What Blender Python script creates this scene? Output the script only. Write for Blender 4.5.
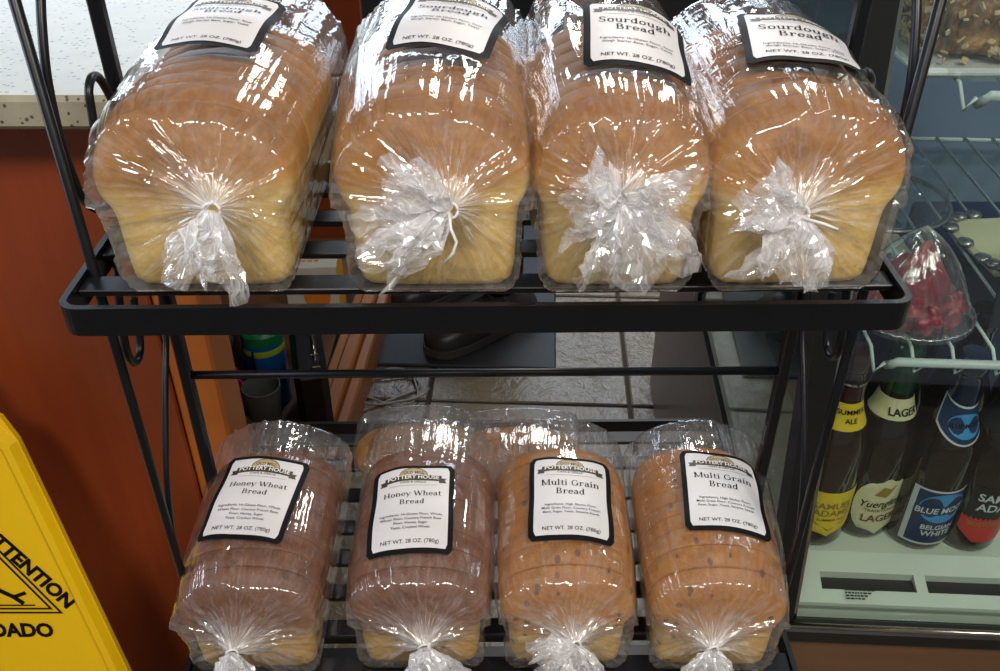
import bpy, bmesh, math, random
import numpy as np
from mathutils import Vector, Matrix
PI = math.pi
for o in list(bpy.data.objects):
    bpy.data.objects.remove(o, do_unlink=True)
S = bpy.context.scene
C = S.collection

# ------------------------------------------------------------------ camera, world, lights, exposure
cam = bpy.data.cameras.new('camera'); cam.sensor_width = 36; cam.lens = 36 * 0.930; cam.clip_start = 0.01
co = bpy.data.objects.new('camera', cam); C.objects.link(co)
co.location = (0, 0, 1.25); co.rotation_euler = (math.radians(55), 0, 0)
S.camera = co
S.view_settings.view_transform = 'Standard'; S.view_settings.look = 'None'
S.view_settings.gamma = 1; S.view_settings.use_curve_mapping = False
S.view_settings.exposure = 0.0
S.cycles.transparent_max_bounces = 24
S.cycles.max_bounces = 8
W = bpy.data.worlds.new('room_light'); S.world = W; W.use_nodes = True
W.node_tree.nodes['Background'].inputs[0].default_value = (0.85, 0.92, 1.0, 1)
W.node_tree.nodes['Background'].inputs[1].default_value = 0.22

def area(name, loc, target, sx, sy, power, col):
    l = bpy.data.lights.new(name, 'AREA'); l.shape = 'RECTANGLE'; l.size = sx; l.size_y = sy
    l.energy = power; l.color = col
    o = bpy.data.objects.new(name, l); C.objects.link(o); o.location = loc
    d = Vector(target) - Vector(loc); o.rotation_euler = d.to_track_quat('-Z', 'Y').to_euler()
    return o
area('window_daylight', (-0.8, 3.5, 1.45), (-0.8, 0.6, 1.0), 3.2, 1.8, 95, (0.72, 0.85, 1.0))
area('window_side', (-3.4, 0.6, 1.7), (0, 0.6, 0.8), 1.6, 1.3, 42, (0.74, 0.86, 1.0))
area('ceiling_lamp_warm', (0.9, -0.7, 2.6), (0.2, 0.6, 0.75), 0.5, 0.5, 42, (1.0, 0.91, 0.79))
area('ceiling_lamp_front', (-0.5, -0.9, 2.65), (-0.1, 0.55, 0.75), 0.5, 0.5, 34, (1.0, 0.95, 0.90))
area('ceiling_lamp_passage', (0.5, 2.3, 2.65), (0.35, 2.1, 0), 0.6, 0.6, 26, (1.0, 0.93, 0.85))

# ------------------------------------------------------------------ helpers
def prop(o, label=None, cat=None, group=None, kind=None):
    if label: o['label'] = label
    if cat: o['category'] = cat
    if group: o['group'] = group
    if kind: o['kind'] = kind
    return o
def empty(name, loc=(0, 0, 0), rz=0, parent=None):
    o = bpy.data.objects.new(name, None); C.objects.link(o); o.location = loc; o.rotation_euler = (0, 0, rz)
    o.empty_display_size = 0.02
    if parent: o.parent = parent
    return o
class MB:
    def __init__(s): s.v = []; s.f = []
    def add(s, vs, fs):
        n = len(s.v); s.v += [tuple(map(float, p)) for p in vs]; s.f += [tuple(i + n for i in f) for f in fs]; return s
    def hull(s, pts):
        bm = bmesh.new()
        for p in pts: bm.verts.new(p)
        bmesh.ops.convex_hull(bm, input=bm.verts)
        bmesh.ops.delete(bm, geom=[v for v in bm.verts if not v.link_faces], context='VERTS')
        bmesh.ops.dissolve_limit(bm, angle_limit=0.01, verts=bm.verts, edges=bm.edges)
        bm.verts.index_update()
        s.add([v.co[:] for v in bm.verts], [[v.index for v in f.verts] for f in bm.faces]); bm.free(); return s
    def box(s, c, d, b=0.0, rz=0, m=None):
        pts = []
        hx, hy, hz = d[0] / 2, d[1] / 2, d[2] / 2; b = min(b, hx, hy, hz)
        for x in (-1, 1):
            for y in (-1, 1):
                for z in (-1, 1):
                    if b > 0:
                        pts += [(x * (hx - b), y * (hy - b), z * hz), (x * (hx - b), y * hy, z * (hz - b)), (x * hx, y * (hy - b), z * (hz - b))]
                    else: pts.append((x * hx, y * hy, z * hz))
        M = Matrix.Translation(c) @ (m if m else Matrix.Rotation(rz, 4, 'Z'))
        return s.hull([(M @ Vector(p))[:] for p in pts])
    def tube(s, path, r, n=8, cap=True):
        path = [Vector(p) for p in path]; rings = []; k = len(path); up = None
        for i, p in enumerate(path):
            t = (path[min(i + 1, k - 1)] - path[max(i - 1, 0)]).normalized()
            if up is None:
                up = Vector((0, 0, 1)) if abs(t.z) < 0.9 else Vector((1, 0, 0))
            a = up.cross(t).normalized(); up = t.cross(a)
            rr = r[i] if hasattr(r, '__len__') else r
            rings.append([p + a * math.cos(2 * PI * j / n) * rr + up * math.sin(2 * PI * j / n) * rr for j in range(n)])
        vs = [q for g in rings for q in g]
        fs = [(i * n + j, i * n + (j + 1) % n, (i + 1) * n + (j + 1) % n, (i + 1) * n + j) for i in range(k - 1) for j in range(n)]
        if cap: fs += [tuple(range(n))[::-1], tuple((k - 1) * n + j for j in range(n))]
        return s.add(vs, fs)
    def lathe(s, prof, n=32, c=(0, 0, 0), a0=0, a1=2 * PI):
        full = abs(a1 - a0 - 2 * PI) < 1e-6; m = n if full else n + 1; vs = []
        for r, z in prof:
            for j in range(m):
                a = a0 + (a1 - a0) * j / n
                vs.append((c[0] + r * math.cos(a), c[1] + r * math.sin(a), c[2] + z))
        fs = []
        for i in range(len(prof) - 1):
            for j in range(n):
                k = (j + 1) % m
                fs.append((i * m + j, i * m + k, (i + 1) * m + k, (i + 1) * m + j))
        return s.add(vs, fs)
    def loop_strip(s, pts, th, h, z0):
        """closed flat bar standing on edge: pts = outer outline (ccw)"""
        n = len(pts); vs = []
        for i in range(n):
            p = Vector(pts[i]); t = (Vector(pts[(i + 1) % n]) - Vector(pts[i - 1])).normalized(); nrm = Vector((-t.y, t.x))
            q = p + nrm * th
            vs += [(p.x, p.y, z0), (p.x, p.y, z0 + h), (q.x, q.y, z0 + h), (q.x, q.y, z0)]
        fs = []
        for i in range(n):
            a = 4 * i; b = 4 * ((i + 1) % n)
            for k in range(4): fs.append((a + k, b + k, b + (k + 1) % 4, a + (k + 1) % 4))
        return s.add(vs, fs)
    def build(s, name, mat, parent=None, smooth=False, angle=None):
        me = bpy.data.meshes.new(name); me.from_pydata(s.v, [], s.f); me.update()
        if smooth: me.polygons.foreach_set('use_smooth', [True] * len(me.polygons))
        bm = bmesh.new(); bm.from_mesh(me); bmesh.ops.recalc_face_normals(bm, faces=bm.faces)
        if angle:
            for e in bm.edges:
                if len(e.link_faces) == 2 and e.calc_face_angle(0) > angle: e.smooth = False
        bm.to_mesh(me); bm.free()
        o = bpy.data.objects.new(name, me); C.objects.link(o)
        if mat: me.materials.append(mat)
        if parent: o.parent = parent
        return o
def grid_obj(name, V, nu, nv, mat, parent, wrap_u=False, uv=None, attr=None, smooth=True):
    """V: (nv,nu,3) array"""
    idx = np.arange(nu * nv).reshape(nv, nu)
    if wrap_u: idx = np.concatenate([idx, idx[:, :1]], 1)
    F = np.stack([idx[:-1, :-1], idx[:-1, 1:], idx[1:, 1:], idx[1:, :-1]], -1).reshape(-1, 4)
    me = bpy.data.meshes.new(name)
    me.from_pydata(V.reshape(-1, 3).tolist(), [], F.tolist()); me.update()
    if smooth: me.polygons.foreach_set('use_smooth', [True] * len(me.polygons))
    if uv is not None:
        a = me.attributes.new('film_uv', 'FLOAT_VECTOR', 'POINT'); a.data.foreach_set('vector', uv.reshape(-1, 3).astype(np.float32).ravel())
    if attr is not None:
        a = me.attributes.new('gather', 'FLOAT', 'POINT'); a.data.foreach_set('value', attr.reshape(-1).astype(np.float32))
    me.materials.append(mat)
    o = bpy.data.objects.new(name, me); C.objects.link(o)
    if parent: o.parent = parent
    return o

# ------------------------------------------------------------------ materials
def lin(r, g, b):
    f = lambda c: (c / 255 / 12.92) if c / 255 <= 0.04045 else ((c / 255 + 0.055) / 1.055) ** 2.4
    return (f(r), f(g), f(b), 1)
class NT:
    def __init__(s, name):
        s.m = bpy.data.materials.new(name); s.m.use_nodes = True; s.t = s.m.node_tree; s.t.nodes.clear()
        s.out = s.t.nodes.new('ShaderNodeOutputMaterial')
    def n(s, typ, **kw):
        nd = s.t.nodes.new(typ)
        for k, v in kw.items():
            if k in nd.inputs.keys() if isinstance(k, str) else False: s.set(nd.inputs[k], v)
            else: setattr(nd, k, v)
        return nd
    def set(s, sock, v):
        if hasattr(v, 'is_output') or isinstance(v, bpy.types.NodeSocket): s.t.links.new(v, sock)
        else: sock.default_value = v
    def math(s, op, a, b=0.0, clamp=False):
        nd = s.t.nodes.new('ShaderNodeMath'); nd.operation = op; nd.use_clamp = clamp
        s.set(nd.inputs[0], a); s.set(nd.inputs[1], b); return nd.outputs[0]
    def mixc(s, fac, a, b, blend='MIX'):
        nd = s.t.nodes.new('ShaderNodeMix'); nd.data_type = 'RGBA'; nd.blend_type = blend
        s.set(nd.inputs[0], fac); s.set(nd.inputs[6], a); s.set(nd.inputs[7], b); return nd.outputs[2]
    def ramp(s, fac, stops):
        nd = s.t.nodes.new('ShaderNodeValToRGB'); e = nd.color_ramp.elements
        while len(e) < len(stops): e.new(0.5)
        for el, (p, c) in zip(e, stops): el.position = p; el.color = c if len(c) == 4 else (*c, 1)
        s.set(nd.inputs[0], fac); return nd.outputs[0]
    def coord(s, kind='Object', scale=(1, 1, 1), loc=(0, 0, 0), rot=(0, 0, 0)):
        if kind == 'film':
            a = s.t.nodes.new('ShaderNodeAttribute'); a.attribute_name = 'film_uv'; src = a.outputs['Vector']
        else: src = s.t.nodes.new('ShaderNodeTexCoord').outputs[kind]
        mp = s.t.nodes.new('ShaderNodeMapping'); s.set(mp.inputs[0], src)
        mp.inputs[1].default_value = loc; mp.inputs[2].default_value = rot; mp.inputs[3].default_value = scale
        return mp.outputs[0]
    def noise(s, co, scale=5, detail=3, rough=0.5, dist=0.0):
        nd = s.t.nodes.new('ShaderNodeTexNoise'); s.set(nd.inputs['Vector'], co); nd.inputs['Scale'].default_value = scale
        nd.inputs['Detail'].default_value = detail; nd.inputs['Roughness'].default_value = rough; nd.inputs['Distortion'].default_value = dist
        return nd.outputs['Fac']
    def voro(s, co, scale=5, feature='F1', out='Distance', rnd=1.0):
        nd = s.t.nodes.new('ShaderNodeTexVoronoi'); nd.feature = feature; s.set(nd.inputs['Vector'], co); nd.inputs['Scale'].default_value = scale
        nd.inputs['Randomness'].default_value = rnd
        return nd.outputs[out]
    def bump(s, h, strength=0.3, dist=0.002):
        nd = s.t.nodes.new('ShaderNodeBump'); s.set(nd.inputs['Height'], h); nd.inputs['Strength'].default_value = strength; nd.inputs['Distance'].default_value = dist
        return nd.outputs[0]
    def schlick(s, f0=0.04, normal=None):
        lw = s.t.nodes.new('ShaderNodeLayerWeight'); lw.inputs['Blend'].default_value = 0.5
        if normal is not None: s.set(lw.inputs['Normal'], normal)
        return s.math('ADD', s.math('MULTIPLY', s.math('POWER', lw.outputs['Facing'], 5.0), 1 - f0), f0)
    def pbr(s, col, rough=0.5, metal=0.0, normal=None, **kw):
        p = s.t.nodes.new('ShaderNodeBsdfPrincipled'); s.set(p.inputs['Base Color'], col); s.set(p.inputs['Roughness'], rough)
        p.inputs['Metallic'].default_value = metal
        if normal is not None: s.set(p.inputs['Normal'], normal)
        for k, v in kw.items(): s.set(p.inputs[k.replace('_', ' ')], v)
        s.t.links.new(p.outputs[0], s.out.inputs[0]); return s.m
def plain(name, rgb, rough=0.5, metal=0.0, grain=0.08, scale=60, bump=0.05, **kw):
    t = NT(name); nz = t.noise(t.coord(), scale, 4)
    c = lin(*rgb); d = tuple(max(0, x * (1 - grain * 2)) for x in c[:3]) + (1,)
    return t.pbr(t.mixc(nz, d, c), rough, metal, t.bump(nz, bump, 0.001), **kw)

M = {}
M['black'] = plain('black_iron', (17, 19, 24), 0.36, 0.3, 0.15, 90, 0.15)
M['blackplastic'] = plain('black_plastic', (20, 20, 22), 0.4)
M['darkframe'] = plain('dark_case_frame', (24, 25, 25), 0.35, 0.2)
M['chrome'] = plain('chrome', (190, 185, 170), 0.18, 1.0)
M['white'] = plain('white_label_paper', (206, 205, 208), 0.45, grain=0.01)
M['ink'] = plain('black_label_ink', (12, 11, 14), 0.6, grain=0.02, Specular_IOR_Level=0.15)
M['banner'] = plain('olive_banner_ink', (58, 52, 40), 0.5, grain=0.05)
M['gold'] = plain('tan_logo_ink', (176, 156, 112), 0.5, grain=0.05)
M['inkwhite'] = plain('white_ink', (235, 232, 225), 0.5, grain=0.01)
M['tie'] = plain('white_twist_tie', (235, 235, 238), 0.4)
M['yellow'] = plain('yellow_sign_plastic', (236, 190, 8), 0.42, grain=0.05, scale=12, bump=0.1)
M['plasticwhite'] = plain('white_case_plastic', (196, 202, 190), 0.4, grain=0.06, scale=20)
M['wire'] = plain('white_coated_wire', (196, 206, 204), 0.35)
M['shoe'] = plain('black_shoe_leather', (54, 51, 52), 0.4, grain=0.2, scale=120, bump=0.3)
M['sole'] = plain('shoe_rubber', (74, 70, 68), 0.6)
M['trouser'] = plain('black_trouser_cloth', (14, 15, 20), 0.9, grain=0.2, scale=200, bump=0.3)
M['skin'] = plain('skin', (205, 160, 130), 0.6)
M['mat_rubber'] = plain('dark_floor_mat', (33, 36, 44), 0.6, grain=0.2, scale=150, bump=0.5)
M['grey'] = plain('grey_card', (120, 124, 122), 0.6)
M['cable'] = plain('grey_cable', (150, 150, 142), 0.5)
M['blue'] = plain('blue_print', (18, 92, 170), 0.35)
M['green'] = plain('green_plastic', (24, 120, 70), 0.4)
M['limegreen'] = plain('lime_print', (170, 190, 40), 0.4)
M['pink'] = plain('pink_stripe', (205, 60, 130), 0.6)
M['softwhite'] = plain('soft_white_cloth', (225, 200, 205), 0.8)
M['card'] = plain('cardboard', (176, 138, 92), 0.8)
M['orange'] = plain('orange_print', (226, 128, 30), 0.6)
M['boxwhite'] = plain('white_carton', (205, 200, 190), 0.7)
M['boxyellow'] = plain('yellow_carton', (225, 165, 30), 0.6)
M['dark'] = plain('dark_back_wall', (16, 17, 20), 0.8)
M['ceiling'] = plain('ceiling_paint', (150, 146, 140), 0.9)
M['paleblue'] = plain('pale_blue_liner', (122, 138, 162), 0.4)
M['board'] = plain('chalk_board', (22, 32, 34), 0.7)
M['chalk'] = plain('chalk_line', (170, 178, 165), 0.9)
M['navy'] = plain('navy_carton', (24, 40, 84), 0.5)
M['cream'] = plain('cream_paper', (205, 200, 165), 0.6)
M['plate'] = plain('foil_rim', (170, 172, 175), 0.25, 0.8, 0.2, 200, 0.4)

def wood(name, c0, c1, scale=(3, 40, 3), rough=0.42, rot=(0, 0, 0)):
    t = NT(name); co_ = t.coord('Object', scale, rot=rot)
    nz = t.noise(co_, 1.6, 6, 0.6, 1.2); big = t.noise(t.coord(), 3.0, 2)
    col = t.mixc(nz, lin(*c0), lin(*c1)); col = t.mixc(t.math('MULTIPLY', big, 0.35), col, lin(*c0))
    return t.pbr(col, rough, 0, t.bump(nz, 0.08, 0.001), Coat_Weight=0.25, Coat_Roughness=0.25)
M['counterwood'] = wood('reddish_counter_wood', (116, 46, 18), (156, 70, 30), (14, 14, 1.2))
M['postwood'] = wood('orange_post_wood', (160, 82, 26), (206, 118, 44), (20, 20, 1.5))
M['trimwood'] = wood('trim_wood', (150, 88, 40), (190, 122, 62), (20, 2, 20))
M['casewood'] = wood('brown_case_laminate', (84, 56, 36), (120, 86, 56), (1.6, 1.6, 22), 0.5)

def m_quartz():
    t = NT('speckled_quartz'); co_ = t.coord()
    v = t.voro(co_, 210); cell = t.voro(co_, 210, out='Color')
    sel = t.math('GREATER_THAN', t.n('ShaderNodeSeparateColor', Color=cell).outputs[0], 0.72)
    sp = t.math('MULTIPLY', t.math('LESS_THAN', v, 0.34), sel)
    sp2 = t.math('LESS_THAN', t.voro(t.coord(loc=(3, 1, 2)), 420), 0.12)
    base = t.mixc(t.noise(co_, 40, 3), lin(140, 134, 112), lin(168, 163, 145))
    col = t.mixc(t.math('MULTIPLY', sp, 0.85), base, lin(60, 56, 46)); col = t.mixc(t.math('MULTIPLY', sp2, 0.5), col, lin(90, 80, 62))
    return t.pbr(col, 0.34, Specular_IOR_Level=0.3)
M['quartz'] = m_quartz()
def m_tile():
    t = NT('slate_floor_tile'); co_ = t.coord()
    nfo = t.t.nodes.new('ShaderNodeObjectInfo')
    a = t.noise(co_, 7, 5, 0.6, 0.6); b = t.noise(co_, 28, 5, 0.65)
    col = t.mixc(a, lin(96, 84, 66), lin(140, 126, 104)); col = t.mixc(t.math('MULTIPLY', nfo.outputs['Random'], 0.35), col, lin(104, 96, 86))
    return t.pbr(col, t.math('ADD', t.math('MULTIPLY', b, 0.22), 0.13), 0, t.bump(t.math('ADD', a, t.math('MULTIPLY', b, 0.5)), 0.8, 0.012))
M['tile'] = m_tile()
M['grout'] = plain('dark_grout', (52, 48, 44), 0.9)

def m_bread(name, lo, mid, top, specks=0.0, hi=None, dz=0.0):
    t = NT(name); co_ = t.coord()
    sep = t.t.nodes.new('ShaderNodeSeparateXYZ'); t.set(sep.inputs[0], co_)
    n1 = t.noise(co_, 26, 4, 0.6); n2 = t.noise(co_, 110, 4, 0.65); n3 = t.noise(t.coord(loc=(4, 2, 1)), 12, 3)
    z = t.math('ADD', t.math('MULTIPLY', sep.outputs[2], 8.0), t.math('MULTIPLY', t.math('SUBTRACT', n1, 0.5), 0.30))
    z = t.math('ADD', z, t.math('MULTIPLY', t.math('SUBTRACT', n3, 0.5), 0.25))
    col = t.ramp(z, [(0.30 - dz, lin(*lo)), (0.46 - dz, lin(*lo)), (0.60 - dz, lin(*mid)), (0.86 - dz, lin(*top))])
    col = t.mixc(t.math('MULTIPLY', t.math('SUBTRACT', n2, 0.45, True), 1.2, True), col, lin(*(hi or mid)))
    toast = t.math('MULTIPLY', t.ramp(t.noise(t.coord(loc=(9, 5, 2)), 34, 5, 0.65, 0.6), [(0.5, (0, 0, 0)), (0.72, (1, 1, 1))]), t.ramp(z, [(0.5, (0, 0, 0)), (0.75, (1, 1, 1))]))
    col = t.mixc(t.math('MULTIPLY', toast, 0.55), col, lin(*[int(c * 0.72) for c in top]))
    h = t.math('ADD', t.math('MULTIPLY', n1, 1.0), t.math('MULTIPLY', n2, 0.6))
    if specks:
        v = t.voro(t.coord(scale=(1, 0.6, 1)), 120); cell = t.n('ShaderNodeSeparateColor', Color=t.voro(t.coord(scale=(1, 0.6, 1)), 120, out='Color')).outputs[0]
        m_ = t.math('MULTIPLY', t.math('LESS_THAN', v, 0.30), t.math('GREATER_THAN', cell, 1 - specks))
        col = t.mixc(t.math('MULTIPLY', m_, 0.75), col, lin(70, 44, 24))
    return t.pbr(col, 0.55, 0, t.bump(h, 0.55, 0.003))
M['sourdough'] = m_bread('sourdough_crust', (216, 184, 106), (172, 118, 34), (138, 85, 15), hi=(192, 140, 50))
M['wheat'] = m_bread('honey_wheat_crust', (196, 156, 82), (128, 74, 28), (102, 56, 22), 0.10, hi=(146, 92, 42), dz=.14)
M['grain'] = m_bread('multi_grain_crust', (204, 168, 92), (178, 120, 40), (152, 96, 28), 0.22, hi=(196, 142, 58), dz=.12)

def m_film(name, base_gloss=0.055, white=1.0, tint=(0.985, 0.985, 0.99), body=0.03):
    t = NT(name)
    g = t.t.nodes.new('ShaderNodeAttribute'); g.attribute_name = 'gather'; g = g.outputs['Fac']
    s1 = t.noise(t.coord('film', (46, 2.2, 1)), 1.0, 3, 0.6)
    s2 = t.noise(t.coord('film', (120, 5, 1)), 1.0, 2, 0.5)
    cr = t.noise(t.coord('Object'), 55, 3, 0.6, 0.8)
    ridge = t.math('ABSOLUTE', t.math('SUBTRACT', t.noise(t.coord('Object', loc=(7, 3, 1)), 34, 2, 0.5, 1.0), 0.5))
    ridge = t.math('SUBTRACT', 1.0, t.math('MULTIPLY', ridge, 9.0), True)
    h = t.math('ADD', t.math('MULTIPLY', s1, 1.0), t.math('MULTIPLY', cr, 0.12))
    h = t.math('ADD', h, t.math('MULTIPLY', ridge, 0.10))
    nb = t.bump(h, 0.40, 0.003)
    streak = t.ramp(s2, [(0.50, (0, 0, 0)), (0.68, (1, 1, 1))])
    w = t.math('ADD', t.math('MULTIPLY', streak, t.math('ADD', t.math('MULTIPLY', g, 0.55 * white), 0.02)), t.math('MULTIPLY', t.math('POWER', g, 2.5), 0.58 * white))
    w = t.math('ADD', w, t.math('MULTIPLY', ridge, t.math('ADD', t.math('MULTIPLY', g, 0.16), 0.03)))
    w = t.math('ADD', w, body, True)
    tr = t.n('ShaderNodeBsdfTransparent', Color=(*tint, 1)).outputs[0]
    df = t.n('ShaderNodeBsdfDiffuse', Color=(0.95, 0.95, 0.97, 1)).outputs[0]
    tl = t.n('ShaderNodeBsdfTranslucent', Color=(0.95, 0.95, 0.97, 1)).outputs[0]
    m1 = t.t.nodes.new('ShaderNodeMixShader'); m1.inputs[0].default_value = 0.4
    t.set(m1.inputs[1], df); t.set(m1.inputs[2], tl)
    m2 = t.t.nodes.new('ShaderNodeMixShader'); t.set(m2.inputs[0], w); t.set(m2.inputs[1], tr); t.set(m2.inputs[2], m1.outputs[0])
    fr = t.schlick(0.06, nb)
    gl = t.n('ShaderNodeBsdfGlossy', Roughness=0.06, Color=(1, 1, 1, 1)); t.set(gl.inputs['Normal'], nb)
    fac = t.math('MINIMUM', t.math('ADD', fr, base_gloss), 0.75)
    m3 = t.t.nodes.new('ShaderNodeMixShader'); t.set(m3.inputs[0], fac); t.set(m3.inputs[1], m2.outputs[0]); t.set(m3.inputs[2], gl.outputs[0])
    t.t.links.new(m3.outputs[0], t.out.inputs[0]); return t.m
M['film'] = m_film('clear_bag_film')
M['wrap'] = m_film('cling_wrap', 0.05, 0.6, body=0.02)
def m_glass(name, tint, gloss=0.7, haze=0.004):
    t = NT(name)
    tr = t.n('ShaderNodeBsdfTransparent', Color=(*tint, 1)).outputs[0]
    sm = t.noise(t.coord(), 6, 5, 0.65, 1.5)
    df = t.n('ShaderNodeBsdfDiffuse', Color=(0.5, 0.55, 0.55, 1)).outputs[0]
    m1 = t.t.nodes.new('ShaderNodeMixShader'); t.set(m1.inputs[0], t.math('MULTIPLY', t.math('SUBTRACT', sm, 0.35, True), haze * 4)); t.set(m1.inputs[1], tr); t.set(m1.inputs[2], df)
    fr = t.schlick(0.05)
    gl = t.n('ShaderNodeBsdfGlossy', Roughness=0.02, Color=(1, 1, 1, 1))
    m3 = t.t.nodes.new('ShaderNodeMixShader'); t.set(m3.inputs[0], t.math('MULTIPLY', fr, gloss, True)); t.set(m3.inputs[1], m1.outputs[0]); t.set(m3.inputs[2], gl.outputs[0])
    t.t.links.new(m3.outputs[0], t.out.inputs[0]); return t.m
M['glass'] = m_glass('case_glass', (0.88, 0.93, 0.91))
M['sideglass'] = m_glass('smoky_side_glass', (0.70, 0.76, 0.72), 1.0, 0.04)
M['clearplastic'] = m_glass('clear_plastic', (0.93, 0.95, 0.97), 0.9, 0.03)
def bottle_glass(name, rgb): return plain(name, rgb, 0.08, 0.0, 0.1, 8, 0.0, Coat_Weight=0.6, Coat_Roughness=0.03)
M['amber'] = bottle_glass('amber_bottle_glass', (40, 20, 10))
M['amber2'] = bottle_glass('dark_amber_bottle_glass', (28, 17, 12))
M['greenglass'] = bottle_glass('green_bottle_neck_foil', (12, 66, 44))
M['purplecap'] = bottle_glass('plum_cap_foil', (60, 22, 30))
M['bluefoil'] = bottle_glass('navy_neck_foil', (20, 34, 62))
M['lab_yellow'] = plain('yellow_bottle_label', (226, 190, 40), 0.45, grain=0.03)
M['lab_cream'] = plain('cream_bottle_label', (206, 200, 160), 0.5, grain=0.04)
M['lab_navy'] = plain('navy_bottle_label', (20, 44, 84), 0.45)
M['lab_blue'] = plain('moon_blue_ink', (60, 140, 200), 0.45)
M['lab_red'] = plain('red_bottle_label', (196, 52, 44), 0.45)
M['lab_black'] = plain('black_bottle_label', (20, 22, 26), 0.45)
M['lab_gold'] = plain('gold_ink', (150, 120, 40), 0.45)
M['lab_brown'] = plain('brown_ink', (110, 60, 30), 0.5)
M['silver'] = plain('silver_ink', (200, 204, 208), 0.35)
def m_meat():
    t = NT('red_meat'); a = t.noise(t.coord(), 45, 4, 0.6, 1.0); b = t.noise(t.coord(loc=(3, 3, 3)), 14, 2)
    col = t.ramp(a, [(0.3, lin(84, 12, 34)), (0.55, lin(150, 36, 54)), (0.75, lin(216, 130, 120))])
    col = t.mixc(t.math('MULTIPLY', b, 0.4), col, lin(110, 20, 44))
    return t.pbr(col, 0.3, 0, t.bump(a, 0.5, 0.003))
M['meat'] = m_meat()
def m_cake():
    t = NT('brown_crumb_cake'); a = t.noise(t.coord(), 60, 5, 0.65); col = t.ramp(a, [(0.36, lin(84, 46, 14)), (0.52, lin(150, 98, 40)), (0.66, lin(204, 160, 92))])
    return t.pbr(col, 0.8, 0, t.bump(a, 0.8, 0.004))
M['cake'] = m_cake()
M['flake'] = plain('almond_flake', (206, 180, 130), 0.6)

# ------------------------------------------------------------------ lettering
_tc = {}
def text2d(s, size=1.0, bold=0.0, shear=0.0, spacing=1.0):
    """flat triangulated text, centred in x, baseline at y=0; returns verts (n,2), faces"""
    key = (s, bold, shear, spacing)
    if key not in _tc:
        cu = bpy.data.curves.new('glyphs', 'FONT'); cu.body = s; cu.align_x = 'CENTER'; cu.resolution_u = 3; cu.offset = bold; cu.shear = shear; cu.space_character = spacing
        ob = bpy.data.objects.new('glyphs', cu); C.objects.link(ob)
        bpy.context.view_layer.update()
        dg = bpy.context.evaluated_depsgraph_get(); me = bpy.data.meshes.new_from_object(ob.evaluated_get(dg))
        v = np.array([p.co[:2] for p in me.vertices]).reshape(-1, 2); f = [tuple(p.vertices) for p in me.polygons]
        bpy.data.objects.remove(ob); bpy.data.curves.remove(cu); bpy.data.meshes.remove(me)
        _tc[key] = (v, f)
    v, f = _tc[key]
    return v * size, f
# a thick-and-thin slab-serif alphabet for the bread names
TK, TN, XH, CH = 0.115, 0.05, 0.48, 0.70
def _ln(x0, y0, x1, y1, w):
    d = Vector((x1 - x0, y1 - y0)); n = Vector((-d.y, d.x)).normalized() * w / 2
    return [(x0 + n.x, y0 + n.y), (x0 - n.x, y0 - n.y), (x1 - n.x, y1 - n.y), (x1 + n.x, y1 + n.y)], [(0, 1, 2, 3)]
def _arc(cx, cy, rx, ry, a0, a1, n=14, tk=TK, tn=TN):
    v = []
    for i in range(n + 1):
        a = math.radians(a0 + (a1 - a0) * i / n); w = tn + (tk - tn) * abs(math.cos(a)) ** 1.5
        v += [(cx + rx * math.cos(a), cy + ry * math.sin(a)), (cx + (rx - w) * math.cos(a), cy + (ry - min(w, tn + 0.02)) * math.sin(a))]
    return v, [(2 * i, 2 * i + 1, 2 * i + 3, 2 * i + 2) for i in range(n)]
def _st(x, y0=0, y1=XH, b=1, t=1, tl=0):
    out = [_ln(x, y0, x, y1, TK)]
    if b: out.append(_ln(x - 0.12, y0 + 0.02, x + 0.12, y0 + 0.02, 0.04))
    if t: out.append(_ln(x - 0.12, y1 - 0.02, x + 0.12, y1 - 0.02, 0.04))
    if tl: out.append(_ln(x - 0.14, y1 - 0.02, x, y1 - 0.02, 0.04))
    return out
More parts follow.
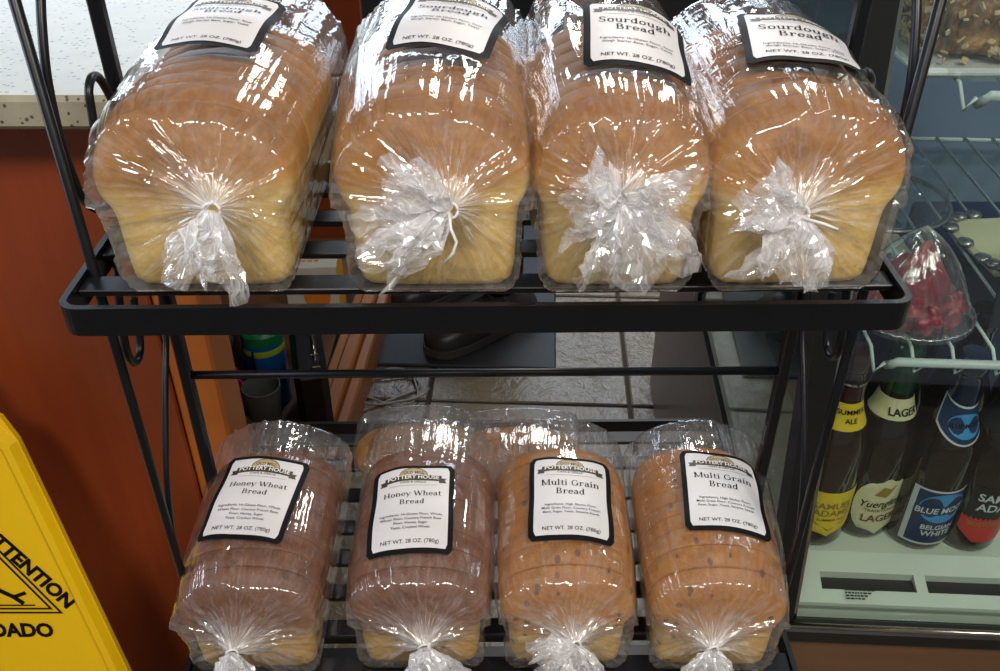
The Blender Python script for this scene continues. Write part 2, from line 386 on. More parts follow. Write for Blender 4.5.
GL = {
 'H': (_st(.15, 0, CH) + _st(.60, 0, CH) + [_ln(.15, .36, .60, .36, TN)], .75),
 'M': (_st(.14, 0, CH) + _st(.76, 0, CH) + [_ln(.14, CH, .45, .06, .09), _ln(.45, .06, .76, CH, TN)], .90),
 'B': (_st(.15, 0, CH) + [_arc(.32, .53, .20, .17, -90, 90), _arc(.34, .19, .24, .19, -90, 90), _ln(.1, .68, .34, .68, .04), _ln(.15, .37, .34, .37, .04), _ln(.1, .02, .36, .02, .04)], .66),
 'W': ([_ln(.06, CH, .30, .0, TK), _ln(.30, 0, .50, CH, TN), _ln(.48, CH, .72, 0, TK), _ln(.72, 0, .92, CH, TN), _ln(-.03, .68, .19, .68, .04), _ln(.38, .68, .58, .68, .04), _ln(.82, .68, 1.0, .68, .04)], 1.0),
 'G': ([_arc(.36, .35, .32, .36, 50, 320), _ln(.62, .05, .62, .32, TK), _ln(.48, .32, .74, .32, .04), _ln(.58, .5, .58, .66, .05)], .76),
 'S': ([_arc(.28, .52, .21, .19, 40, 270, tk=.09), _arc(.28, .18, .23, .19, -140, 90, tk=.10), _ln(.47, .52, .47, .68, .045), _ln(.06, .02, .06, .2, .045)], .56),
 'o': ([_arc(.27, .24, .24, .255, 0, 360, 20)], .54),
 'e': ([_arc(.26, .24, .23, .255, 0, 325, 18), _ln(.07, .25, .47, .25, .045)], .50),
 'a': ([_arc(.22, .34, .19, .15, 0, 150, 8), _ln(.36, 0.02, .36, .36, TK), _arc(.22, .14, .19, .15, 60, 300, 10), _ln(.36, .02, .48, .02, .045)], .50),
 'n': (_st(.13, 0, XH, 1, 0, 1) + _st(.44, 0, .3, 1, 0) + [_arc(.30, .30, .195, .19, 0, 150, 8)], .58),
 'h': (_st(.13, 0, CH + .03, 1, 0, 1) + _st(.44, 0, .3, 1, 0) + [_arc(.30, .30, .195, .19, 0, 150, 8)], .58),
 'r': (_st(.13, 0, XH, 1, 0, 1) + [_arc(.30, .28, .17, .20, 30, 150, 6), _ln(.40, .36, .40, .46, .09)], .45),
 'u': (_st(.13, .16, XH, 0, 0, 1) + _st(.44, 0, XH, 0, 0, 1) + [_arc(.28, .20, .20, .21, 190, 340, 8), _ln(.44, .02, .56, .02, .04)], .58),
 'i': (_st(.13, 0, XH, 1, 0, 1) + [_ln(.13, .58, .13, .70, .12)], .28),
 'l': (_st(.13, 0, CH + .03, 1, 0, 1), .28),
 't': ([_ln(.16, .06, .16, .62, TK), _ln(.02, .46, .34, .46, .045), _arc(.27, .14, .165, .15, 190, 310, 6)], .37),
 'd': ([_arc(.24, .24, .215, .255, 0, 360, 18)] + [_ln(.41, 0, .41, CH + .03, TK), _ln(.27, .71, .41, .71, .04), _ln(.41, .02, .53, .02, .04)], .55),
 'g': ([_arc(.24, .31, .19, .18, 0, 360, 16), _arc(.25, -.08, .22, .14, 0, 360, 16), _ln(.12, .15, .14, .04, .06), _ln(.36, .44, .50, .47, .05)], .52),
 'y': ([_ln(.07, XH, .27, .02, TK), _ln(.48, XH, .20, -.20, TN), _ln(-.02, .46, .17, .46, .04), _ln(.38, .46, .56, .46, .04), _ln(.12, -.19, .22, -.19, .08)], .54),
 ' ': ([], .28)}
def serif2d(s, size=1.0):
    V, F, x = [], [], 0.0
    for ch in s:
        shapes, adv = GL[ch]
        for v, f in shapes:
            n = len(V); V += [(p[0] + x, p[1]) for p in v]; F += [tuple(i + n for i in q) for q in f]
        x += adv + 0.03
    V = np.array(V); V[:, 0] -= x / 2
    return V * size, F
def put(mb, t2, fn, x=0, y=0, off=0.0, rot=0.0, sx=1.0):
    v, f = t2; c, s_ = math.cos(rot), math.sin(rot)
    mb.add([fn(x + (p[0] * sx) * c - p[1] * s_, y + (p[0] * sx) * s_ + p[1] * c, off) for p in v], f)
def patch(mb, fn, x0, x1, y0, y1, nx=10, ny=10, off=0.0, shape=None, r=0.0):
    """surface patch over a 2D rectangle (rounded corners r, or shape(u,v)->(x,y)), mapped by fn"""
    vs = []
    for j in range(ny + 1):
        for i in range(nx + 1):
            u, v = i / nx, j / ny
            if shape: p = shape(u, v)
            else:
                y = y0 + (y1 - y0) * v; ins = 0
                if r:
                    d = min(y - y0, y1 - y)
                    if d < r: ins = r - math.sqrt(max(0, r * r - (r - d) ** 2))
                p = (x0 + ins + (x1 - x0 - 2 * ins) * u, y)
            vs.append(fn(p[0], p[1], off))
    m = nx + 1
    mb.add(vs, [(j * m + i, j * m + i + 1, (j + 1) * m + i + 1, (j + 1) * m + i) for j in range(ny) for i in range(nx)])

# ------------------------------------------------------------------ setting
floor = MB().box((0, 2.2, -0.015), (9, 9, 0.02)).build('floor', M['grout']); prop(floor, kind='structure')
T = 0.428; rotf = math.radians(-2.6)
tm = None
for i in range(-6, 7):
    for j in range(-8, 6):
        cx, cy = (i - 0.5) * T, (j + 0.5) * T
        X = 0.275 + cx * math.cos(rotf) - cy * math.sin(rotf); Y = 1.525 + cx * math.sin(rotf) + cy * math.cos(rotf)
        if tm is None:
            tile = MB().box((0, 0, 0), (T - 0.008, T - 0.008, 0.016), 0.003).build('tile', M['tile'], floor); tm = tile.data
        else:
            tile = bpy.data.objects.new('tile', tm); C.objects.link(tile); tile.parent = floor
        tile.location = (X, Y, -0.008); tile.rotation_euler = (0, 0, rotf)
prop(MB().box((0, 3.6, 1.35), (9, 0.1, 2.7)).build('wall_back', M['dark']), kind='structure')
prop(MB().box((0, 1.0, 2.75), (9, 9, 0.06)).build('ceiling', M['ceiling']), kind='structure')

# ------------------------------------------------------------------ display rack
RX, RY, RROT = -0.011, 0.0, math.radians(0.75)
rack = empty('bread_rack', (RX, 0.56, 0), RROT)
prop(rack, 'black wrought iron display rack holding two tiers of bagged bread', 'rack')
def rl(y): return y - 0.56
def rounded_rect(x0, x1, y0, y1, r, n=6):
    pts = []
    for cx, cy, a in ((x1 - r, y0 + r, -90), (x1 - r, y1 - r, 0), (x0 + r, y1 - r, 90), (x0 + r, y0 + r, 180)):
        for k in range(n + 1):
            t = math.radians(a + 90 * k / n); pts.append((cx + r * math.cos(t), cy + r * math.sin(t)))
    return pts
def shelf(name, y0, y1, ztop, slats, label):
    fr = MB().loop_strip(rounded_rect(-0.2545, 0.2595, rl(y0), rl(y1), 0.013), 0.0042, 0.0195, ztop - 0.0155).build(name, M['black'], rack)
    fr['label'] = label
    for y in slats:
        MB().box((0.0025, rl(y), ztop - 0.0022), (0.5056, 0.0175, 0.0044), 0.0006).build('slat', M['black'], fr)
    return fr
ZU, ZL = 0.944, 0.570
shelf('shelf_frame', 0.4615, 0.668, ZU, (0.497, 0.541, 0.585, 0.629), 'upper shelf frame with rounded corners')
shelf('shelf_frame', 0.4615, 0.80, ZL, (0.485, 0.525, 0.565, 0.605, 0.645, 0.69, 0.735, 0.775), 'lower shelf frame')
shelf('shelf_frame', 0.4615, 0.80, 0.20, tuple(0.478 + 0.0265 * k for k in range(12)), 'added bottom shelf frame near the floor, darkening the gaps above')  # bottom shelf is added; its dense slats darken what shows between the lower slats
for s in (-1, 1):
    x = s * 0.2475
    MB().tube([(x, rl(0.510), 0.0), (x, rl(0.510), 1.40)], 0.0033, 10).build('front_post', M['black'], rack, True)
    MB().box((x - s * 0.001, rl(0.612), 0.70), (0.0095, 0.0095, 1.40), 0.0015).build('back_post', M['black'], rack)
    MB().tube([(x, rl(0.505), 0.04), (x, rl(0.785), 0.04)], 0.0035, 8).build('foot_bar', M['black'], rack, True)
    MB().tube([(x, rl(0.785), 0.0), (x, rl(0.785), 0.575)], 0.0035, 8).build('rear_leg', M['black'], rack, True)
    def curve(pts, r=0.0029, nm='scroll'):
        P = [Vector((x, rl(p[0]), p[1])) for p in pts]; out = []
        for i in range(len(P) - 1):
            a, b, c, d = P[max(i - 1, 0)], P[i], P[i + 1], P[min(i + 2, len(P) - 1)]
            for k in range(6):
                t = k / 6
                out.append(0.5 * ((2 * b) + (c - a) * t + (2 * a - 5 * b + 4 * c - d) * t * t + (3 * b - a - 3 * c + d) * t ** 3))
        out.append(P[-1]); MB().tube(out, r, 8).build(nm, M['black'], rack, True)
    curve([(0.60, 1.19), (0.572, 1.15), (0.542, 1.108), (0.529, 1.085), (0.521, 1.065), (0.517, 1.043), (0.516, 1.024), (0.518, 1.009), (0.522, 0.992), (0.533, 0.978), (0.548, 0.970), (0.565, 0.974), (0.572, 0.987), (0.565, 0.998)])
    curve([(0.552, 0.985), (0.560, 1.005), (0.567, 1.028), (0.571, 1.041), (0.582, 1.046), (0.592, 1.040), (0.602, 1.022), (0.607, 1.0)])
    curve([(0.552, 0.955), (0.547, 0.935), (0.536, 0.914), (0.526, 0.885), (0.524, 0.868), (0.531, 0.857), (0.542, 0.857), (0.549, 0.867), (0.553, 0.886), (0.556, 0.896)])
    curve([(0.608, 0.885), (0.602, 0.862), (0.594, 0.837), (0.572, 0.809), (0.555, 0.786), (0.531, 0.749), (0.517, 0.714), (0.511, 0.695)], 0.0026)
MB().tube([(-0.245, rl(0.612), 0.784), (0.245, rl(0.612), 0.784)], 0.0036, 8).build('cross_bar', M['black'], rack, True)
MB().tube([(-0.245, rl(0.612), 1.39), (0.245, rl(0.612), 1.39)], 0.0036, 8).build('cross_bar', M['black'], rack, True)

# ------------------------------------------------------------------ bagged bread
PROF = np.array([(0, 0), (.030, 0), (.046, .001), (.0505, .006), (.0518, .025), (.0525, .045), (.0535, .054), (.0575, .060), (.0605, .068), (.0608, .078), (.0575, .090), (.050, .101), (.038, .1095), (.021, .1155), (0, .1175)])
def smooth_closed(P, n):
    P = np.concatenate([P, (P * [-1, 1])[::-1][1:-1]])           # full outline
    d = np.r_[0, np.cumsum(np.linalg.norm(np.diff(np.r_[P, P[:1]], axis=0), axis=1))]
    t = np.linspace(0, d[-1], n, endpoint=False); Q = np.r_[P, P[:1]]
    return np.stack([np.interp(t, d, Q[:, k]) for k in (0, 1)], 1)
OUT = smooth_closed(PROF, 56)
ZC = 0.056
def bread(root, p, rng):
    L, sw, sh = p['L'], p['sw'], p['sh']
    def section(y):
        e0 = max(0, 1 - y / p.get('rf', .028)); e1 = max(0, 1 - (L - y) / 0.03)
        k = 1 - 0.05 * e0 ** 2 - 0.20 * e1 ** 2
        lump = 1 + 0.030 * math.sin(y * 55 + p['seed']) + 0.012 * math.sin(y * 130 + 2.1 * p['seed'])
        Q = OUT.copy(); Q[:, 0] *= sw * k
        zz = Q[:, 1] * sh
        Q[:, 1] = np.where(zz > .05, .05 + (zz - .05) * (lump * (1 - p.get('df', .20) * e0 ** 2 - 0.30 * e1 ** 2)), zz)
        return Q
    n = p.get('slices', 10); ys = np.linspace(0, L, n + 1); ys[1:-1] += rng.uniform(-.0018, .0018, n - 1)
    for i in range(n):
        y0, y1 = ys[i] + 0.00025, ys[i + 1] - 0.00025; b = 0.0010
        dx, dz, sc = rng.uniform(-.0007, .0007), 0.0, 1 + rng.uniform(-.003, .003)
        rows = []; cen = np.array([0, .05])
        steps = [(y0, .986), (y0 + b * .4, .996), (y0 + b, 1), ((y0 + y1) / 2, 1.003), (y1 - b, 1), (y1 - b * .4, .996), (y1, .986)]
        if i == 0: steps = [(y0 - .0045, .55), (y0 - .0025, .84), (y0 - .0002, .93), (y0 + .003, .975), (y0 + .008, 1)] + steps[4:]
        if i == n - 1: steps = steps[:4] + [(y1 - .012, 1), (y1 - .005, .95), (y1, .8), (y1 + .002, .5)]
        for y, k in steps:
            Q = (section(min(max(y, 0), L)) - cen) * k * (sc if 0 < i < n - 1 else 1) + cen
            Q[:, 1] = np.maximum(Q[:, 1], 0.0004)
            rows.append(np.stack([Q[:, 0] + dx, np.full(len(Q), y), Q[:, 1] + dz], 1))
        V = np.concatenate(rows); m = len(OUT); k = len(rows)
        F = [(r * m + j, r * m + (j + 1) % m, (r + 1) * m + (j + 1) % m, (r + 1) * m + j) for r in range(k - 1) for j in range(m)]
        F += [tuple(range(m))[::-1], tuple((k - 1) * m + j for j in range(m))]
        mb = MB(); mb.v = [tuple(map(float, q)) for q in V]; mb.f = F
        mb.build('bread_slice' if 0 < i else 'heel_slice', p['mat'], root, True)

def radial(sw, sh, off, n):
    """bag outline radius about (0, ZC) for n angles"""
    th = np.linspace(0, 2 * PI, n, endpoint=False)
    P = OUT * [sw, sh] - [0, ZC]; a = np.arctan2(P[:, 1], P[:, 0]); r = np.hypot(P[:, 0], P[:, 1]); o = np.argsort(a)
    rb = np.interp(th, np.r_[a[o] - 2 * PI, a[o], a[o] + 2 * PI], np.r_[r[o], r[o], r[o]]) + off
    A, B = .0608 * sw + off, ZC * sh + off
    top = th < PI
    Bt = .0615 * sh + off
    c, s = np.abs(np.cos(th)), np.abs(np.sin(th)); nn = np.where(top, 2.6, 4.0); Bz = np.where(top, Bt, ZC + 0.0)
    rs = ((c / A) ** nn + (s / Bz) ** nn) ** (-1 / nn)
    return th, np.where(top, np.maximum(rb, rs), np.maximum(rb - .5 * off, np.minimum(rs, rb + .0012)))
def ridges(th, s, comps):
    w = 0
    for n_, ph, q, a, pw in comps:
        w = w + a * (1 - np.abs(np.sin(0.5 * (n_ * th + ph + q * s)))) ** pw
    return w
NT_ = 240
def bag(root, p, rng):
    L, sw, sh = p['L'], p['sw'], p['sh']; off = 0.0024
    th, r0 = radial(sw, sh, off, NT_)
    LB = L + 0.012
    kx, kz = p['knot']
    pu, pl, pr = p.get('puff', .006), p.get('puff_l', .0), p.get('puff_r', .0)
    up = np.clip(np.sin(th), 0, 1); lf = np.clip(-np.cos(th), 0, 1) * np.clip(np.sin(th) + .55, 0, 1); rt = np.clip(np.cos(th), 0, 1) * np.clip(np.sin(th) + .55, 0, 1)
    def base_r(y):
        g = np.clip((y - .01) / .10, 0, 1); g = g * g * (3 - 2 * g)
        e = np.clip((y + .004) / (p.get('rf', .028) + .006), 0, 1)
        return r0 * (1 - (.03 + .55 * p.get('df', .20) * up) * (1 - e) ** 2 * (np.sin(th) > -.5)) + g * pu * up ** 1.5 + e * (pl * lf + pr * rt)
    def section(y):
        r = base_r(y); x = r * np.cos(th); z = np.maximum(ZC + r * np.sin(th), 0.0002)
        return x, z
    lx, ly, lr, lw, lh = p['label']
    def top_z(x, y):
        xs, zs = section(min(max(y, 0), L)); m = (th > .12) & (th < PI - .12); o = np.argsort(xs[m])
        return float(np.interp(x, xs[m][o], zs[m][o]))
    comps = [(int(rng.integers(10, 46)), rng.uniform(0, 6.3), rng.uniform(-16, 16), rng.uniform(.0006, .0015), rng.uniform(3, 8)) for _ in range(10)]
    lows = [(int(rng.integers(2, 7)), rng.uniform(0, 6.3), rng.uniform(-22, 22), rng.uniform(.0008, .0016)) for _ in range(5)]
    cross = [(int(rng.integers(3, 9)), rng.uniform(0, 6.3), rng.choice([-1, 1]) * rng.uniform(40, 120), rng.uniform(.0008, .0016), rng.uniform(4, 7)) for _ in range(5)]
    rows, uvs, gat = [], [], []
    floor_m = np.clip((np.sin(th) + .55) * 3, 0, 1)                      # no wrinkles under the loaf
    nb = 70
    for y in np.linspace(LB, -.004, nb):
        r = base_r(y)
        x, z = r * np.cos(th), ZC + r * np.sin(th)
        c_, s_ = math.cos(lr), math.sin(lr); dx, dy = x - lx, y - ly
        u = (dx * c_ + dy * s_) / (lw / 2 + .004); v = (-dx * s_ + dy * c_) / (lh / 2 + .004)
        d = np.maximum(np.abs(u), np.abs(v)); lab = np.where(np.sin(th) > .2, np.clip((d - .95) / .2, 0, 1), 1)
        env = .45 + .75 * math.exp(-y / .035) + .5 * math.exp(-(LB - y) / .03)
        w = ridges(th, y, comps) * env * (.25 + .75 * up) + ridges(th, y, cross) * .0 + sum(a * np.sin(n_ * th + ph + q * y) for n_, ph, q, a in lows) - .0006
        rr = r + np.maximum(w, -.0012) * floor_m * lab
        x, z = rr * np.cos(th), np.maximum(ZC + rr * np.sin(th), .0002)
        rows.append(np.stack([x, np.full(NT_, y), z], 1)); gat.append(np.full(NT_, .04 + .08 * math.exp(-max(y, 0) / .02))); uvs.append(np.stack([th / (2 * PI), np.full(NT_, y * 8), np.full(NT_, p['seed'])], 1))
    # front cap gathered towards the knot
    x0, z0 = rows[-1][:, 0], rows[-1][:, 2]
    pc = [(int(rng.integers(18, 64)), rng.uniform(0, 6.3), rng.uniform(-4, 4), rng.uniform(.25, .7), rng.uniform(2, 5)) for _ in range(7)] + [(int(rng.integers(5, 13)), rng.uniform(0, 6.3), rng.uniform(-3, 3), rng.uniform(.7, 1.3), rng.uniform(5, 10)) for _ in range(5)]
    yk = p.get('yk', -.024)
    for t in np.linspace(0, 1, 46)[1:]:
        k = (1 - t) ** 1.05 + .055 * t
        cx, cz = kx * t, ZC + (kz - ZC) * t
        pl_ = ridges(th, t, pc); pl_ = (pl_ - pl_.mean())
        a = .0052 * (t ** .5) * (1 - t) ** .5
        y = -.004 - .0035 * math.sin(min(t * 3, 1) * PI / 2) + (yk + .0075) * t ** 3.2 - a * np.clip(pl_, -.6, 2)
        wob = 1 + .05 * np.sin(5 * th + p['seed']) * t * (1 - t) + .05 * t * (1 - t) * pl_
        x = cx + (x0) * k * wob; z = cz + (z0 - ZC) * k * wob
        rows.append(np.stack([x, y, np.maximum(z, .0004)], 1)); gat.append(np.clip(.12 + .88 * t ** 2.0 + .18 * pl_ * t, 0, 1)); uvs.append(np.stack([th / (2 * PI), np.full(NT_, t * .8 - .1), np.full(NT_, p['seed'])], 1))
    # closed back end: folded flat
    back = []; xb, zb = rows[0][:, 0], rows[0][:, 2]; gb, ub = [], []
    for t in np.linspace(1, 0, 8)[:-1]:
        k = 1 - t ** 1.5 * .97
        back.append(np.stack([xb * (1 - .06 * t), LB + .020 * t + .002 * np.sin(9 * th) * t, .06 + (zb - .06) * k], 1)); gb.append(np.full(NT_, .2 + .2 * t)); ub.append(np.stack([th / (2 * PI), np.full(NT_, LB * 8 + t), np.full(NT_, p['seed'])], 1))
    V = np.stack(back + rows); g = np.stack(gb + gat); uv = np.stack(ub + uvs)
    film = grid_obj('bag', V, NT_, V.shape[0], M['film'], root, True, uv, g)
    film['label'] = 'clear plastic bag gathered at the front'
    # gathered tails beyond the tie
    K = Vector((kx, yk - .002, kz))
    for tl in p['tails']:
        d = Vector(tl['dir']).normalized(); side = d.cross(Vector((0, 1, 0.15))).normalized(); nor = side.cross(d).normalized()
        if nor.y > 0: nor = -nor
        n = 48; th2 = np.linspace(0, 2 * PI, n, endpoint=False); R = []; G = []; U = []
        rc = [(int(rng.integers(2, 5)), rng.uniform(0, 6.3), .28), (int(rng.integers(5, 9)), rng.uniform(0, 6.3), .24), (int(rng.integers(9, 15)), rng.uniform(0, 6.3), .15)]
        cr = [(rng.integers(2, 12), rng.uniform(0, 6.3), rng.uniform(2, 9), rng.uniform(.4, 1)) for _ in range(5)]
        for t in np.linspace(0, 1, 12):
            rad = .0042 + tl['flare'] * t ** tl.get('pow', .75)
            ruf = 1 + sum(a * np.sin(n_ * th2 + ph + 1.2 * t) for n_, ph, a in rc) * min(1, t * 2.5)
            crm = sum(a * np.sign(np.sin(n_ * th2 + ph + q * t)) * np.abs(np.sin(n_ * th2 + ph + q * t)) ** .7 for n_, ph, q, a in cr) * .0016 * min(1, t * 3)
            along = tl['len'] * t * (1 + .16 * np.sin(3 * th2 + rc[0][1]) * t + .1 * np.sin(7 * th2 + rc[1][1]) * t)
            a_, b_ = rad * ruf * np.cos(th2) + crm, rad * ruf * np.sin(th2) * tl.get('flat', .38) + crm
            P = np.array(K)[None, :] + along[:, None] * np.array(d) + a_[:, None] * np.array(side) + b_[:, None] * np.array(nor)
            P[:, 2] += -tl.get('sag', .0) * t * t
            ylim = -.0095 if True else 0
            P += rng.normal(size=P.shape) * .0011 * min(1, t * 4)
            P[:, 1] = np.minimum(P[:, 1], ylim - .004 * np.abs(np.sin(4 * th2)))
            R.append(P); G.append(np.full(n, max(1 - .5 * t ** .9, .3))); U.append(np.stack([th2 / (2 * PI), np.full(n, t * .6), np.full(n, 3.)], 1))
        grid_obj('bag_tail', np.stack(R), n, len(R), M['film'], film, True, np.stack(U), np.stack(G), smooth=False)
    # tie
    mb = MB(); mb.tube([(K.x + .0046 * math.cos(a), K.y + .0008 * math.sin(2 * a), K.z + .0046 * math.sin(a)) for a in np.linspace(0, 2 * PI, 20)], .0009, 6)
    tw = p.get('tie', [(0, -.004, .004), (.004, -.010, .008), (.008, -.012, .006)])
    mb.tube([(K.x + a, K.y + b, K.z + c) for a, b, c in tw], .0009, 6)
    mb.build('twist_tie', M['tie'], root, True)
    if p.get('plain'): return
    # stick-on label
    def fn(x, y, o):
        c_, s_ = math.cos(lr), math.sin(lr); X = lx + x * c_ - y * s_; Y = ly + x * s_ + y * c_
        wav = .0006 * math.sin(x * 150 + p['seed']) * (y / (lh / 2)) + .0006 * math.sin(y * 120 + 1.3 * p['seed'])
        e = .001; z = top_z(X, Y); gx = (top_z(X + e, Y) - top_z(X - e, Y)) / (2 * e); gy = (top_z(X, Y + e) - top_z(X, Y - e)) / (2 * e)
        nv = Vector((-gx, -gy, 1)).normalized(); h = .0018 + wav + o
        return (X + nv.x * h, Y + nv.y * h, z + nv.z * h)
    hw, hh = lw / 2, lh / 2
    mb = MB(); patch(mb, fn, -hw, hw, -hh, hh, 16, 20, 0, r=.003); lab = mb.build('label', M['ink'], root, True)
    lab['label'] = 'white stick-on label with black border'
    mb = MB(); patch(mb, fn, -hw + .0042, hw - .0042, -hh + .0042, hh - .0035, 16, 20, .00022, r=.0015); mb.build('label_paper', M['white'], lab, True)
    k = lw / .068; o1, o2, o3 = .00042, .00058, .00074
    # emblem: arched mill window above a ribbon banner
    ytop = hh - .0205 * k
    bow = lambda x: .0016 * k * (1 - (x / (.026 * k)) ** 2)
    mb = MB()
    patch(mb, fn, 0, 0, 0, 0, 16, 2, o1, lambda u, v: ((u - .5) * .047 * k, ytop + .0010 * k + (v * .0062) * k + bow((u - .5) * .047 * k)))
    for s in (-1, 1):
        patch(mb, fn, 0, 0, 0, 0, 3, 2, o1, lambda u, v: (s * (.0215 + .0060 * u - .0012 * (1 - abs(2 * v - 1)) * u) * k, ytop - .0005 * k + v * .0050 * k + bow(.0235 * k) * .3))
    mb.build('emblem_banner', M['banner'], lab)
    mb = MB()
    patch(mb, fn, 0, 0, 0, 0, 14, 3, o1, lambda u, v: ((.0065 + .0050 * v) * k * math.cos(PI * u), ytop + .0085 * k + (.0032 + .0050 * v) * k * math.sin(PI * u)))
    patch(mb, fn, 0, 0, 0, 0, 12, 1, o1, lambda u, v: ((u - .5) * .040 * k, ytop - .0028 * k + v * .0005 * k))
    mb.build('emblem_arch', M['gold'], lab)
    mb = MB()
    patch(mb, fn, 0, 0, 0, 0, 14, 1, o1 + .00008, lambda u, v: ((.0112 + .0007 * v) * k * math.cos(PI * u), ytop + .0085 * k + (.0080 + .0007 * v) * k * math.sin(PI * u)))
    put(mb, text2d('OLD MILL', .0050 * k, .01), fn, 0, ytop + .0098 * k, o2, sx=.8)
    mb.build('emblem_lettering', M['banner'], lab)
    mb = MB(); v, f = text2d('POTTERY HOUSE', .0056 * k, .012); v = v.copy(); sc = .0425 * k / (v[:, 0].max() - v[:, 0].min()); v[:, 0] *= sc
    mb.add([fn(q[0], ytop + .0030 * k + q[1] + bow(q[0]), o2) for q in v], f)
    v, f = text2d('CAFE & GRILLE', .0030 * k, .01)
    mb.build('emblem_lettering', M['inkwhite'], lab)
    mb = MB(); mb.add([fn(q[0] * 1.1, ytop - .0016 * k + q[1] + bow(q[0] * 1.1), o2) for q in v], f); mb.build('emblem_lettering', M['banner'], lab)
    t1, t2 = p['title']; ts = .0105 * k; wid = max(np.ptp(serif2d(q, 1.0)[0][:, 0]) for q in (t1, t2)); ts = min(ts, .70 * lw / wid)
    mb = MB(); put(mb, serif2d(t1, ts), fn, 0, hh - .0345 * k, o2); put(mb, serif2d(t2, ts), fn, 0, hh - .0435 * k, o2)
    mb.build('title_lettering', M['ink'], lab)
    mb = MB(); yy = hh - .0565 * k
    for line in p['ingr']:
        put(mb, text2d(line, .0034 * k, .004), fn, 0, yy, o2); yy -= .0042 * k
    put(mb, text2d('NET WT. 28 OZ. (780g)', .0046 * k, .006), fn, 0, -hh + .0085 * k, o2)
    mb.build('fine_print', M['ink'], lab)

ING_S = ['Ingredients: Hi-Gluten Flour, Sour', 'dough Starter Base, Sugar, Yeast']
ING_H = ['Ingredients: Hi-Gluten Flour, Whole', 'Wheat Flour, Country French Base', 'Flour, Honey, Sugar', 'Yeast, Cracked Wheat']
ING_M = ['Ingredients: High Gluten Flour,', 'Multi Grain Flour, Country French', 'Base, Sugar, Yeast, Sesame Seeds']
def loaf(loc, rz, desc, group, seed, **p):
    rng = np.random.default_rng(seed); p['seed'] = float(seed)
    root = empty('bagged_bread', loc, rz); prop(root, desc, "bread", group)
    bread(root, p, rng); bag(root, p, rng); return root
GU, GD = 'sourdough loaves on the upper shelf', 'loaves on the lower shelf'
base = dict(L=.178, sh=1.0)
down = [dict(dir=(0, -.35, -1), len=.032, flare=.013)]
loaf((-.178, .488, ZU), .0, 'pale sourdough loaf in clear bag, leftmost on the upper rack shelf', GU, 11, mat=M['sourdough'], title=('Sourdough', 'Bread'), ingr=ING_S, sw=.99, knot=(.018, .067), label=(.002, .108, -.05, .062, .084), puff=.014,
     tails=[dict(dir=(-.25, -.35, -1), len=.040, flare=.014, flat=.5)], tie=[(0, -.004, .004), (.003, -.008, .008), (.005, -.009, .010)], **base)
loaf((-.040, .488, ZU), .0, 'sourdough loaf with bag tail folded left and loose tie, second on the upper shelf', GU, 12, mat=M['sourdough'], title=('Sourdough', 'Bread'), ingr=ING_S, sw=.96, knot=(.012, .067), label=(.008, .104, -.16, .063, .085), puff=.016,
     tails=[dict(dir=(-1, -.25, -.62), len=.048, flare=.013, flat=.5), dict(dir=(-.9, -.3, .55), len=.040, flare=.014, flat=.4)], tie=[(0, -.004, 0), (.001, -.010, -.006), (.004, -.012, -.013), (.002, -.012, -.020), (-.003, -.011, -.027)], **base)
loaf((.070, .488, ZU), .0, 'sourdough loaf with wide ruffled bag tail, third on the upper shelf', GU, 13, mat=M['sourdough'], title=('Sourdough', 'Bread'), ingr=ING_S, sw=.86, knot=(-.002, .072), label=(.012, .080, -.06, .062, .077), puff=.018,
     tails=[dict(dir=(.3, -.35, -1), len=.040, flare=.024, flat=.4), dict(dir=(-.9, -.35, .15), len=.028, flare=.017, flat=.4), dict(dir=(1, -.35, -.1), len=.032, flare=.017, flat=.4)], tie=[(0, -.006, .006), (-.003, -.012, .012), (0, -.013, .018), (.004, -.012, .022), (.007, -.010, .024)], **base)
loaf((.179, .490, ZU), .03, 'golden sourdough loaf with crumpled bag tail, rightmost on the upper shelf', GU, 14, mat=M['sourdough'], title=('Sourdough', 'Bread'), ingr=ING_S, sw=.97, knot=(-.012, .064), label=(.010, .090, -.14, .070, .080), puff=.008,
     tails=[dict(dir=(-.15, -.4, -1), len=.036, flare=.018, flat=.55), dict(dir=(-1, -.3, .5), len=.036, flare=.015, flat=.4)], tie=[(0, -.005, 0), (.010, -.010, -.001), (.018, -.011, -.004)], **base)
lb = dict(L=.162, sh=1.0, rf=.052, df=.34)
loaf((-.203, .482, ZL), .0, 'dark brown honey wheat loaf, leftmost on the lower shelf beside the yellow sign', GD, 21, mat=M['wheat'], title=('Honey Wheat', 'Bread'), ingr=ING_H, sw=.98, knot=(-.008, .055), label=(-.003, .079, -.10, .070, .090), puff=.004, tails=down, **lb)
loaf((-.066, .486, ZL), .0, 'brown honey wheat loaf, second on the lower shelf, next to a multi grain loaf', GD, 22, mat=M['wheat'], title=('Honey Wheat', 'Bread'), ingr=ING_H, sw=.97, knot=(.006, .056), label=(-.007, .064, .02, .068, .090), puff=.004, tails=[dict(dir=(.3, -.4, -1), len=.032, flare=.02)], tie=[(0, -.005, .004), (.004, -.010, .012), (.006, -.010, .020)], **lb)
loaf((.055, .486, ZL), .0, 'tan multi grain loaf, third on the lower shelf, right of the honey wheat', GD, 23, mat=M['grain'], title=('Multi Grain', 'Bread'), ingr=ING_M, sw=.94, knot=(.004, .060), label=(.004, .075, -.04, .068, .090), puff=.004, tails=[dict(dir=(.1, -.4, -1), len=.034, flare=.018), dict(dir=(-1, -.3, -.2), len=.032, flare=.015)], **lb)
